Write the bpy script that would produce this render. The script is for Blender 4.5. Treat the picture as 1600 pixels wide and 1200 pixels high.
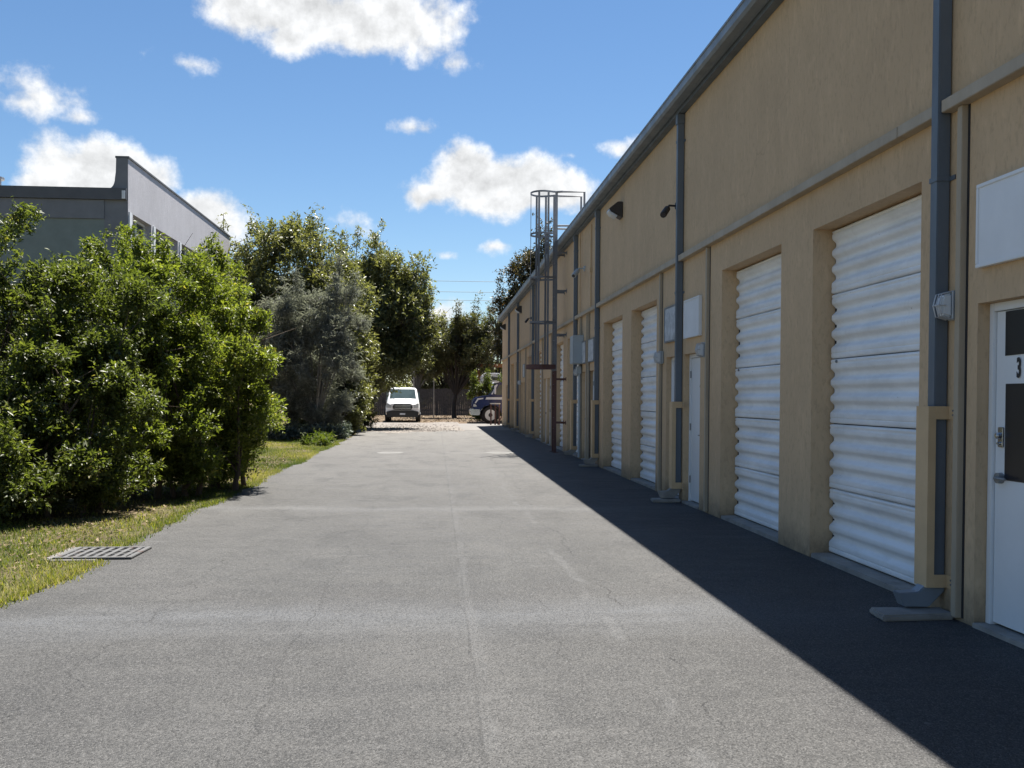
import bpy, bmesh, math, random
import numpy as np
from mathutils import Matrix, Vector
from math import sin, cos, tan, pi, radians, sqrt, atan2, asin

for o in list(bpy.data.objects): bpy.data.objects.remove(o)
S = bpy.context.scene
COL = S.collection

# ------------------------------------------------------------------ camera
FPX, CAMH = 1500.0, 1.5                       # focal length in photo pixels, eye height
YAW, PITCH, ROLL, CY = radians(4.5035), radians(-1.0), radians(.35), 647.9
fw = Vector((sin(YAW)*cos(PITCH), cos(YAW)*cos(PITCH), sin(PITCH)))
r0 = Vector((cos(YAW), -sin(YAW), 0)); u0 = r0.cross(fw)
RT = r0*cos(ROLL) + u0*sin(ROLL); UP = -r0*sin(ROLL) + u0*cos(ROLL)
cd = bpy.data.cameras.new('camera'); cam = bpy.data.objects.new('camera', cd); COL.objects.link(cam)
cam.matrix_world = Matrix(((RT.x, UP.x, -fw.x, 0), (RT.y, UP.y, -fw.y, 0), (RT.z, UP.z, -fw.z, CAMH), (0, 0, 0, 1)))
cd.sensor_width = 36; cd.lens = 36*FPX/1600; cd.shift_y = (CY-600)/1600; cd.clip_end = 3000
S.camera = cam
def ray(x, y): return fw + RT*((x-800)/FPX) + UP*((CY-y)/FPX)
def azel(x, y):
    d = ray(x, y).normalized(); return atan2(d.x, d.y), asin(d.z)

# ------------------------------------------------------------------ light
SUN = Vector((.203, .33, 1)).normalized()     # towards the sun: ahead, to the right, high
W = bpy.data.worlds.new('World'); S.world = W; W.use_nodes = True
nt = W.node_tree; nt.nodes.clear()
def N(t, **k):
    n = nt.nodes.new(t)
    for a, b in k.items(): setattr(n, a, b)
    return n
def L(a, b): nt.links.new(a, b)
out = N('ShaderNodeOutputWorld'); bg = N('ShaderNodeBackground'); L(bg.outputs[0], out.inputs[0])
sky = N('ShaderNodeTexSky', sky_type='NISHITA', sun_disc=False)
sky.sun_elevation = asin(SUN.z); sky.sun_rotation = atan2(SUN.x, SUN.y)
sky.air_density = 1.0; sky.dust_density = .05; sky.ozone_density = 3.2; sky.altitude = 0
bg.inputs['Strength'].default_value = .053
tc = N('ShaderNodeTexCoord'); sp = N('ShaderNodeSeparateXYZ'); L(tc.outputs['Generated'], sp.inputs[0])
def M2(op, a, b=None, c=None):
    n = N('ShaderNodeMath', operation=op)
    for i, v in enumerate((a, b, c)):
        if v is None: continue
        if isinstance(v, (int, float)): n.inputs[i].default_value = v
        else: L(v, n.inputs[i])
    return n.outputs[0]
az = M2('ARCTAN2', sp.outputs[0], sp.outputs[1]); el = M2('ARCSINE', sp.outputs[2])
uv = N('ShaderNodeCombineXYZ'); L(az, uv.inputs[0]); L(el, uv.inputs[1])
def noise(vec, scale, detail=6, rough=.6, off=None):
    if off:
        a = N('ShaderNodeVectorMath', operation='ADD'); L(vec, a.inputs[0]); a.inputs[1].default_value = off; vec = a.outputs[0]
    n = N('ShaderNodeTexNoise'); n.inputs['Scale'].default_value = scale; n.inputs['Detail'].default_value = detail
    n.inputs['Roughness'].default_value = rough; L(vec, n.inputs['Vector']); return n
wn = noise(uv.outputs[0], 9, 3)
wv = N('ShaderNodeVectorMath', operation='MULTIPLY_ADD'); L(wn.outputs['Color'], wv.inputs[0])
wv.inputs[1].default_value = (.055, .035, 0); wv.inputs[2].default_value = (-.0275, -.0175, 0)
wadd = N('ShaderNodeVectorMath', operation='ADD'); L(uv.outputs[0], wadd.inputs[0]); L(wv.outputs[0], wadd.inputs[1])
rs = random.Random(5)
blobs = []                                    # cumulus puffs: azimuth, elevation, half widths, weight
for x, y, a, b, w in [(770, 290, 120, 52, 1), (725, 270, 70, 50, 1), (850, 285, 80, 50, .95), (670, 305, 60, 22, .7),
                      (645, 207, 50, 16, .42), (505, 25, 190, 48, .95), (620, 25, 120, 60, .9), (455, 55, 70, 30, .7), (400, 5, 130, 30, .7), (715, 95, 50, 18, .36),
                      (150, 262, 100, 62, 1), (215, 275, 75, 50, .9), (90, 285, 60, 32, .7), (325, 345, 70, 48, .85), (75, 150, 75, 34, .37), (25, 155, 50, 18, .34),
                      (120, 175, 45, 18, .38), (300, 90, 52, 16, .36), (770, 385, 32, 14, .4), (705, 397, 34, 10, .33), (690, 490, 70, 26, .55), (975, 225, 40, 18, .33), (900, 238, 36, 12, .28), (545, 345, 40, 22, .28)]:
    A, E_ = azel(x, y); blobs.append((A, E_, a*1.12/FPX, b*1.12/FPX, w))
for k in range(16):                           # the same sky carries on all round
    A = radians(rs.choice([-1, 1])*rs.uniform(40, 175)); E_ = radians(rs.uniform(7, 38)); s = rs.uniform(.06, .13)
    blobs.append((A, E_, s, s*.45, rs.uniform(.5, 1)))
cur = None
for A, E_, a, b, w in blobs:
    v = N('ShaderNodeVectorMath', operation='MULTIPLY_ADD'); L(wadd.outputs[0], v.inputs[0])
    v.inputs[1].default_value = (1/a, 1/b, 0); v.inputs[2].default_value = (-A/a, -E_/b, 0)
    ln = N('ShaderNodeVectorMath', operation='LENGTH'); L(v.outputs[0], ln.inputs[0])
    d = M2('MULTIPLY_ADD', ln.outputs['Value'], -w, w)
    cur = d if cur is None else M2('MAXIMUM', cur, d)
cur = M2('MAXIMUM', cur, -.4)
n1 = noise(uv.outputs[0], 22, 12, .62)
n1b = noise(uv.outputs[0], 22, 12, .62, (.0045, .012, 0))
n2 = noise(uv.outputs[0], 7, 3, .5, (3, 1, 2))
dens = M2('ADD', M2('MULTIPLY', cur, .95), M2('MULTIPLY', M2('SUBTRACT', n1.outputs[0], .5), 1.15))
mr = N('ShaderNodeMapRange', interpolation_type='SMOOTHSTEP'); L(dens, mr.inputs[0])
mr.inputs[1].default_value = .06; mr.inputs[2].default_value = .46
relief = M2('MULTIPLY', M2('SUBTRACT', n1.outputs[0], n1b.outputs[0]), 1.2)
thick = N('ShaderNodeMapRange'); L(dens, thick.inputs[0]); thick.inputs[1].default_value = .3; thick.inputs[2].default_value = .95
thick.inputs[3].default_value = 0; thick.inputs[4].default_value = -.13
CB = 7.0                                       # cloud radiance before the world strength
br = M2('MULTIPLY', M2('ADD', M2('ADD', relief, thick.outputs[0]), 1.0), CB)
cc = N('ShaderNodeVectorMath', operation='SCALE'); cc.inputs[0].default_value = (.97, .985, 1.0); L(br, cc.inputs['Scale'])
mx = N('ShaderNodeMix', data_type='RGBA'); L(mr.outputs[0], mx.inputs['Factor']); hs = N('ShaderNodeHueSaturation'); hs.inputs['Saturation'].default_value = 1.12; hs.inputs['Value'].default_value = .95; L(sky.outputs[0], hs.inputs['Color']); L(hs.outputs[0], mx.inputs[6]); L(cc.outputs[0], mx.inputs[7])
L(mx.outputs[2], bg.inputs['Color'])
sd = bpy.data.lights.new('sun', 'SUN'); sd.energy = 5.0; sd.angle = radians(.53); sd.color = (1, .955, .88)
so = bpy.data.objects.new('sun', sd); COL.objects.link(so)
so.rotation_euler = (-SUN).to_track_quat('-Z', 'Y').to_euler(); so.location = (20, 30, 60)
S.view_settings.view_transform = 'Standard'; S.view_settings.look = 'None'
S.view_settings.exposure = 1.4; S.view_settings.gamma = 1; S.cycles.max_bounces = 7; S.cycles.diffuse_bounces = 4; S.cycles.glossy_bounces = 2; S.cycles.transmission_bounces = 4; S.view_settings.use_curve_mapping = False

# ------------------------------------------------------------------ materials
class Mat:
    def __init__(s, name, rough=.7, spec=.5, metal=0):
        s.m = bpy.data.materials.new(name); s.m.use_nodes = True; s.t = s.m.node_tree
        s.b = s.t.nodes['Principled BSDF']; s.b.inputs['Roughness'].default_value = rough
        s.b.inputs['Specular IOR Level'].default_value = spec; s.b.inputs['Metallic'].default_value = metal
        s.o = s.t.nodes['Material Output']
    def n(s, t, **k):
        n = s.t.nodes.new(t)
        for a, b in k.items(): setattr(n, a, b)
        return n
    def l(s, a, b): s.t.links.new(a, b)
    def co(s, scale=(1, 1, 1), kind='geo'):
        if kind == 'geo': src = s.n('ShaderNodeNewGeometry').outputs['Position']
        else: src = s.n('ShaderNodeTexCoord').outputs['Object']
        m = s.n('ShaderNodeMapping'); m.inputs['Scale'].default_value = scale; s.l(src, m.inputs[0]); return m.outputs[0]
    def noise(s, vec, scale, detail=4, rough=.55, dist=0):
        n = s.n('ShaderNodeTexNoise'); s.l(vec, n.inputs['Vector']); n.inputs['Scale'].default_value = scale
        n.inputs['Detail'].default_value = detail; n.inputs['Roughness'].default_value = rough; n.inputs['Distortion'].default_value = dist
        return n.outputs[0]
    def ramp(s, f, pts):
        r = s.n('ShaderNodeValToRGB'); s.l(f, r.inputs[0]); e = r.color_ramp.elements
        while len(e) < len(pts): e.new(.5)
        for q, (p, c) in zip(e, pts):
            q.position = p; q.color = (c, c, c, 1) if isinstance(c, (int, float)) else (*c, 1)
        return r.outputs[0]
    def mix(s, f, a, b, mode='MIX'):
        m = s.n('ShaderNodeMix', data_type='RGBA', blend_type=mode)
        for i, v in ((0, f), (6, a), (7, b)):
            if isinstance(v, (int, float)): m.inputs[i].default_value = v if i == 0 else (v, v, v, 1)
            elif isinstance(v, tuple): m.inputs[i].default_value = (*v, 1)
            else: s.l(v, m.inputs[i])
        return m.outputs[2]
    def math(s, op, a, b=None, c=None):
        n = s.n('ShaderNodeMath', operation=op)
        for i, v in enumerate((a, b, c)):
            if v is None: continue
            if isinstance(v, (int, float)): n.inputs[i].default_value = v
            else: s.l(v, n.inputs[i])
        return n.outputs[0]
    def col(s, c):
        if isinstance(c, tuple): s.b.inputs['Base Color'].default_value = (*c, 1)
        else: s.l(c, s.b.inputs['Base Color'])
    def rough(s, f): s.l(f, s.b.inputs['Roughness'])
    def bump(s, h, strength=.3, dist=.01):
        b = s.n('ShaderNodeBump'); b.inputs['Strength'].default_value = strength; b.inputs['Distance'].default_value = dist
        s.l(h, b.inputs['Height']); s.l(b.outputs[0], s.b.inputs['Normal'])

def simple(name, c, rough=.5, metal=0, spec=.5, var=.12, scale=3, bump=0):
    m = Mat(name, rough, spec, metal); v = m.co()
    n = m.noise(v, scale, 5, .6)
    d = tuple(x*(1-var) for x in c); e = tuple(min(1, x*(1+var)) for x in c)
    m.col(m.ramp(n, [(.3, d), (.7, e)]))
    if bump: m.bump(m.noise(v, scale*12, 3), bump, .004)
    return m.m

def mk_stucco(name, c, seed=0, vert=.42):
    m = Mat(name, .85, .25); v = m.co((1, 1, vert)); w = m.co()
    big = m.noise(w, .7, 4, .6); streak = m.noise(m.co((1.5, 1.5, .6)), 1.3, 5, .65)
    fine = m.noise(v, 34, 5, .62, .4); fl = m.noise(m.co((1, 1, .3)), 9, 5, .66, .5)
    a = tuple(x*.90 for x in c); b = tuple(x*1.06 for x in c)
    col = m.ramp(m.math('ADD', m.math('MULTIPLY', big, .55), m.math('MULTIPLY', streak, .45)), [(.34, a), (.66, b)])
    col = m.mix(m.ramp(fl, [(.53, 0), (.72, .4)]), col, tuple(min(1, x*1.32) for x in c))
    col = m.mix(m.ramp(fine, [(.36, .4), (.48, 0)]), col, tuple(x*.68 for x in c))
    # splash-back dirt near the ground
    sx = m.n('ShaderNodeSeparateXYZ'); m.l(w, sx.inputs[0])
    lo = m.math('SUBTRACT', .32, sx.outputs[2]); dn = m.math('MULTIPLY', m.noise(w, 6, 5, .7), m.math('MULTIPLY_ADD', lo, 2.4, .15))
    col = m.mix(m.ramp(dn, [(.1, 0), (.5, .7)]), col, (.10, .085, .065))
    vc = m.n('ShaderNodeTexVoronoi', feature='DISTANCE_TO_EDGE'); vc.inputs['Scale'].default_value = .22
    wq = m.n('ShaderNodeTexNoise'); wq.inputs['Scale'].default_value = 1.7; wq.inputs['Detail'].default_value = 6; m.l(w, wq.inputs['Vector'])
    wa = m.n('ShaderNodeVectorMath', operation='MULTIPLY_ADD'); m.l(wq.outputs['Color'], wa.inputs[0]); wa.inputs[1].default_value = (.9, .9, .9); m.l(w, wa.inputs[2]); m.l(wa.outputs[0], vc.inputs['Vector'])
    ck = m.math('MULTIPLY', m.ramp(vc.outputs['Distance'], [(.0, 1), (.0016, 0)]), m.ramp(m.noise(w, .5, 3), [(.5, 0), (.6, .25)]))
    col = m.mix(ck, col, tuple(x*.35 for x in c))
    rs_ = m.noise(m.co((7, 7, .18)), 1.0, 5, .7); col = m.mix(m.ramp(rs_, [(.62, 0), (.80, .22)]), col, tuple(x*.65 for x in c))
    m.col(col)
    m.bump(m.math('ADD', m.math('MULTIPLY', fl, 1.0), m.math('MULTIPLY', fine, .6)), .55, .014)
    return m.m

def mk_asphalt():
    m = Mat('asphalt', .68, .22); w = m.co()
    sx = m.n('ShaderNodeSeparateXYZ'); m.l(w, sx.inputs[0]); X, Y = sx.outputs[0], sx.outputs[1]
    big = m.noise(m.co((1, .55, 1)), .55, 5, .6); mid = m.noise(m.co((.6, 1.8, 1)), 2.2, 5, .65)
    base = m.ramp(m.math('ADD', m.math('MULTIPLY', big, .6), m.math('MULTIPLY', mid, .4)), [(.36, (.056, .055, .054)), (.5, (.074, .073, .071)), (.64, (.096, .094, .091))])
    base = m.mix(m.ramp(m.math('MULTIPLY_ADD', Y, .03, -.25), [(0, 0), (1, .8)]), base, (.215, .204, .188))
    blot = m.noise(m.co((1.1, .7, 1)), 1.35, 6, .7, .3); base = m.mix(m.ramp(blot, [(.50, 0), (.68, .55)]), base, (.040, .040, .040))
    scuff = m.noise(m.co((.5, 3.2, 1)), 1.6, 6, .75); base = m.mix(m.ramp(scuff, [(.58, 0), (.74, .5)]), base, (.15, .148, .145))
    # pale dried-water bands right across the lane
    warp = m.math('MULTIPLY_ADD', m.noise(m.co((.35, .35, 1)), 1.0, 4), 1.6, -.8)
    yy = m.math('ADD', Y, warp)
    def band(y0, wd, amt, col):
        nonlocal base
        d = m.math('ABSOLUTE', m.math('SUBTRACT', yy, y0))
        f = m.math('MULTIPLY', m.math('MULTIPLY', m.ramp(m.math('DIVIDE', d, wd), [(0, 1), (1, 0)]), m.ramp(mid, [(.3, .35), (.6, 1)])), amt)
        base = m.mix(f, base, col)
    band(6.5, .7, .55, (.130, .137, .148)); band(12.9, .45, .6, (.155, .155, .155)); band(20.2, .5, .35, (.14, .14, .135)); band(26, .35, .4, (.17, .165, .155)); band(31, .9, .3, (.14, .135, .13))
    # asphalt colour blended darker towards the building, with a noise-broken edge
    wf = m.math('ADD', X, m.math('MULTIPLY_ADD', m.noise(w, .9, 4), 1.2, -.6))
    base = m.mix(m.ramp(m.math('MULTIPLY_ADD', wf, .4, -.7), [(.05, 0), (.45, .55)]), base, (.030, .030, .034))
    # paving seams and cracks running down the lane
    def seam(x0, wd, seed, amt, wob=.12, col=(.02, .02, .02), lo=.42, hi=.52):
        nonlocal base
        mp = m.n('ShaderNodeMapping'); mp.inputs['Location'].default_value = (seed, seed*1.7, 0); mp.inputs['Scale'].default_value = (0, .5, 0); m.l(w, mp.inputs[0])
        nn = m.noise(mp.outputs[0], 2.2, 8, .65)
        d = m.math('ABSOLUTE', m.math('SUBTRACT', m.math('ADD', X, m.math('MULTIPLY_ADD', nn, wob*2, -wob)), x0))
        f = m.math('MULTIPLY', m.ramp(m.math('DIVIDE', d, wd), [(.5, 1), (1, 0)]), m.math('MULTIPLY', m.ramp(m.noise(w, 1.1 + seed*.01, 3), [(lo, 0), (hi, 1)]), amt))
        base = m.mix(f, base, col)
    seam(.21, .012, 1, .4, .03, lo=.3, hi=.5); seam(.24, .05, 2, .28, .12, (.13, .13, .13)); seam(-.85, .007, 7, .5, .2, lo=.36, hi=.5); seam(.75, .006, 55, .5, .25); seam(1.35, .009, 12, .8, .3); seam(-1.9, .008, 21, .7, .5); seam(1.15, .05, 33, .35, .2, (.14, .14, .14))
    vo = m.n('ShaderNodeTexVoronoi'); vo.inputs['Scale'].default_value = 140; m.l(w, vo.inputs['Vector'])
    bw = m.n('ShaderNodeRGBToBW'); m.l(vo.outputs['Color'], bw.inputs[0])
    base = m.mix(m.ramp(bw.outputs[0], [(.62, 0), (.85, .5)]), base, (.17, .166, .16))
    base = m.mix(m.ramp(bw.outputs[0], [(.20, .7), (.42, 0)]), base, (.022, .022, .022))
    fine = m.noise(w, 160, 3, .6)
    sp_ = m.noise(w, 9, 3, .5)
    base = m.mix(m.ramp(sp_, [(.74, 0), (.78, .5)]), base, (.2, .2, .2))
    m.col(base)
    m.rough(m.ramp(mid, [(.3, .56), (.7, .74)]))
    m.bump(m.math('ADD', m.math('MULTIPLY', vo.outputs['Distance'], -1.1), m.math('MULTIPLY', fine, .5)), .75, .007)
    return m.m

def mk_ground():
    m = Mat('soil and dry grass', .95, .15); w = m.co()
    a = m.noise(w, .8, 5, .65); b = m.noise(w, 14, 5, .7); c = m.noise(w, 45, 3, .7)
    col = m.ramp(a, [(.35, (.075, .058, .032)), (.5, (.15, .125, .06)), (.68, (.085, .095, .03))])
    col = m.mix(m.ramp(b, [(.4, .8), (.6, 0)]), col, (.045, .036, .024))
    col = m.mix(m.ramp(c, [(.55, 0), (.7, .6)]), col, (.26, .21, .12))
    sx = m.n('ShaderNodeSeparateXYZ'); m.l(w, sx.inputs[0])
    far = m.ramp(m.math('MULTIPLY_ADD', sx.outputs[1], .1, -4.4), [(0, 0), (1, 1)])      # leaf-strewn yard beyond the lane
    lit = m.ramp(b, [(.35, (.06, .045, .03)), (.5, (.14, .10, .066)), (.66, (.26, .20, .145))])
    m.col(m.mix(far, col, lit)); m.bump(m.math('ADD', b, c), .8, .03); return m.m

def mk_gravel():
    m = Mat('gravel', .9, .2); w = m.co(); b = m.noise(w, 5, 5, .7)
    vo = m.n('ShaderNodeTexVoronoi'); vo.inputs['Scale'].default_value = 14; m.l(w, vo.inputs['Vector'])
    bw = m.n('ShaderNodeRGBToBW'); m.l(vo.outputs['Color'], bw.inputs[0])
    col = m.ramp(bw.outputs[0], [(.2, (.09, .08, .07)), (.45, (.21, .19, .17)), (.8, (.32, .295, .265))])
    m.col(m.mix(m.ramp(b, [(.35, .7), (.6, 0)]), col, (.13, .11, .1))); m.bump(vo.outputs['Distance'], -.8, .03); return m.m

def mk_leaf(name, dark, mid, light, tip=None, trans=.38, rough=.38, spec=.5, tcol=None):
    m = Mat(name, rough, spec)
    at = m.n('ShaderNodeAttribute', attribute_name='rnd')
    pts = [(0, dark), (.5, mid), (.9, light)] + ([(1, tip)] if tip else [])
    col = m.ramp(at.outputs['Fac'], pts); m.col(col)
    tr = m.n('ShaderNodeBsdfTranslucent'); tcol = tcol or (1.5, 1.75, .5)
    hs = m.mix(1.0, col, tcol, 'MULTIPLY'); m.l(hs, tr.inputs[0])
    ms = m.n('ShaderNodeMixShader'); ms.inputs[0].default_value = trans
    m.l(m.b.outputs[0], ms.inputs[1]); m.l(tr.outputs[0], ms.inputs[2]); m.l(ms.outputs[0], m.o.inputs[0]); return m.m

def mk_bark(name, c):
    m = Mat(name, .9, .2); v = m.co((1, 1, .25)); n = m.noise(v, 22, 5, .7)
    m.col(m.ramp(n, [(.3, tuple(x*.55 for x in c)), (.7, c)])); m.bump(n, .8, .02); return m.m

def mk_metal(name, c, rough=.45, rust=0, metal=0, dirt=.35):
    m = Mat(name, rough, .5, metal); w = m.co(); n = m.noise(m.co((1, 1, .35)), 3, 6, .7); f = m.noise(w, 40, 4, .7)
    col = m.ramp(n, [(.3, tuple(x*(1-dirt) for x in c)), (.65, c)])
    if rust: col = m.mix(m.ramp(m.noise(w, 7, 6, .75), [(1-rust-.12, 0), (1-rust, 1)]), col, (.10, .035, .018))
    m.col(col); m.rough(m.ramp(n, [(.3, min(1, rough+.2)), (.7, rough)])); m.bump(f, .12, .003); return m.m

def mk_whitedoor():
    m = Mat('white enamel door sheet', .42, .5); w = m.co(); n = m.noise(m.co((1, .6, 2.2)), 2.2, 6, .7); s = m.noise(m.co((1, 5, .4)), 2.5, 5, .7)
    col = m.ramp(n, [(.28, (.68, .68, .675)), (.6, (.86, .86, .86))])
    col = m.mix(m.ramp(s, [(.58, 0), (.78, .2)]), col, (.45, .43, .40))
    sp_ = m.noise(w, 26, 3, .5); col = m.mix(m.ramp(sp_, [(.74, 0), (.77, .8)]), col, (.22, .17, .13))
    m.col(col); m.bump(n, .02, .01); return m.m

def mk_glass(name, c=(.02, .03, .035), rough=.06):
    m = Mat(name, rough, .6); n = m.noise(m.co(), 1.2, 2); m.col(m.ramp(n, [(.4, c), (.6, tuple(x*1.5 for x in c))])); return m.m

TAN = (.57, .408, .252)
ST = mk_stucco('tan stucco', TAN); STP = simple('tan paint', (.56, .395, .225), .6, var=.12, bump=.3)
RAIL = mk_metal('taupe rail paint', (.43, .355, .26), .55, dirt=.2); SLATE = mk_metal('slate blue gutter paint', (.125, .15, .18), .42, dirt=.25)
SLATEL = mk_metal('grey blue gutter enamel', (.19, .22, .255), .38, dirt=.2)
WHITE = mk_whitedoor(); DOORW = simple('white door paint', (.74, .75, .76), .4, var=.05, scale=1.5)
SIGNW = simple('blank white sign sheet', (.74, .75, .77), .45, var=.06, scale=2); SIGNG = simple('weathered grey sign sheet', (.47, .49, .51), .6, var=.3, scale=9)
DARK = simple('dark rubber', (.02, .02, .022), .7, var=.2); FILM = mk_glass('black window film', (.006, .006, .012), .35)
CONC = simple('concrete', (.27, .25, .225), .9, var=.25, scale=5, bump=.6); CONCD = simple('stained concrete', (.16, .15, .14), .9, var=.35, scale=4, bump=.6)
STEEL = mk_metal('grey steel', (.30, .31, .32), .4, metal=.6); LADM = mk_metal('galvanised ladder steel', (.19, .195, .21), .5, metal=.2); LADR = mk_metal('rust red primer', (.11, .05, .045), .6, rust=.35)
BRASS = mk_metal('worn brass', (.5, .42, .28), .3, metal=.9); EBOX = mk_metal('grey electrical enamel', (.40, .44, .46), .45, dirt=.15)
LENS = simple('frosted light lens', (.62, .65, .68), .25, var=.05); CAGE = mk_metal('pale cage wire', (.55, .57, .6), .4, metal=.3); BRONZE = mk_metal('dark bronze housing', (.045, .038, .034), .5)
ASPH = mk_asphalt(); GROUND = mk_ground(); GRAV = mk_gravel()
ROOFM = mk_metal('pale roof sheet', (.5, .5, .49), .5)
GREYW = mk_stucco('grey stucco', (.42, .41, .43), vert=.6); GREYD = simple('dark grey fascia', (.085, .088, .095), .7, var=.12); GREYG = simple('grey green wall paint', (.17, .20, .185), .8, var=.1, bump=.3); GREYF = simple('mid grey wall paint', (.16, .165, .175), .8, var=.1, bump=.3)
WTRIM = simple('off white trim', (.62, .63, .63), .6, var=.08); WGLASS = mk_glass('window glass', (.035, .05, .05), .08)
BARK = mk_bark('grey brown bark', (.13, .10, .075)); BARKD = mk_bark('dark bark', (.07, .055, .045)); BARKP = mk_bark('pale bark', (.28, .25, .21))
LSH = mk_leaf('glossy shrub leaf', (.042, .053, .016), (.097, .118, .028), (.19, .205, .046), (.30, .24, .075), .5, .40, .4, (1.65, 1.8, .65))
LSH2 = mk_leaf('dark shrub leaf', (.033, .043, .016), (.074, .09, .027), (.145, .158, .045), (.25, .21, .075), .48, .40, .4, (1.6, 1.75, .65))
LTR = mk_leaf('olive tree leaf', (.05, .055, .028), (.115, .122, .058), (.195, .20, .10), (.25, .225, .13), .46, .36, tcol=(1.6, 1.6, .7))
LGR = mk_leaf('grey feathery needle', (.10, .105, .09), (.20, .205, .18), (.34, .345, .30), None, .4, .55, .3, (1.05, 1.1, .85))
LBK = mk_leaf('dusty olive leaf', (.04, .042, .02), (.075, .078, .034), (.13, .125, .05), (.17, .12, .06), .36, .5, tcol=(1.35, 1.4, .6))
LBR = mk_leaf('brown green leaf', (.022, .026, .012), (.05, .05, .022), (.10, .075, .035), (.15, .085, .045), .30, .4, tcol=(1.3, 1.2, .55))
LGC = mk_leaf('silver green ground cover leaf', (.045, .06, .045), (.085, .105, .08), (.15, .17, .14), None, .25, .5, .4, (1.1, 1.25, .8))
GRASSM = mk_leaf('lawn grass blade', (.05, .075, .018), (.11, .125, .032), (.24, .21, .075), (.33, .27, .13), .35, .6, .25)
LITTER = mk_leaf('fallen leaf', (.05, .03, .018), (.11, .075, .04), (.21, .155, .085), (.32, .26, .16), .1, .7, .3, (1, 1, 1))
VANW = simple('white van paint', (.80, .80, .79), .22, var=.04); TRUCKB = simple('deep blue truck paint', (.006, .016, .085), .2, var=.1, spec=.6); CHROME = mk_metal('chrome', (.62, .63, .65), .15, metal=.95, dirt=.1)
PLAST = simple('black plastic', (.018, .018, .02), .55, var=.2); RUBBER = simple('tyre rubber', (.016, .015, .015), .85, var=.2); HEADL = mk_glass('headlight lens', (.30, .32, .33), .1)
STRIPE = simple('silver stripe', (.55, .57, .62), .35, var=.05); RUST = mk_metal('orange rust steel', (.30, .13, .05), .8, rust=.4); FENCE = simple('weathered dark fence board', (.055, .05, .048), .9, var=.35, scale=6)
IRON = mk_metal('cast iron', (.15, .15, .15), .6, rust=.3, metal=.4); HOLE = simple('dark pit', (.006, .006, .006), .9); NUM = simple('black number paint', (.012, .012, .014), .5)

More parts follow.
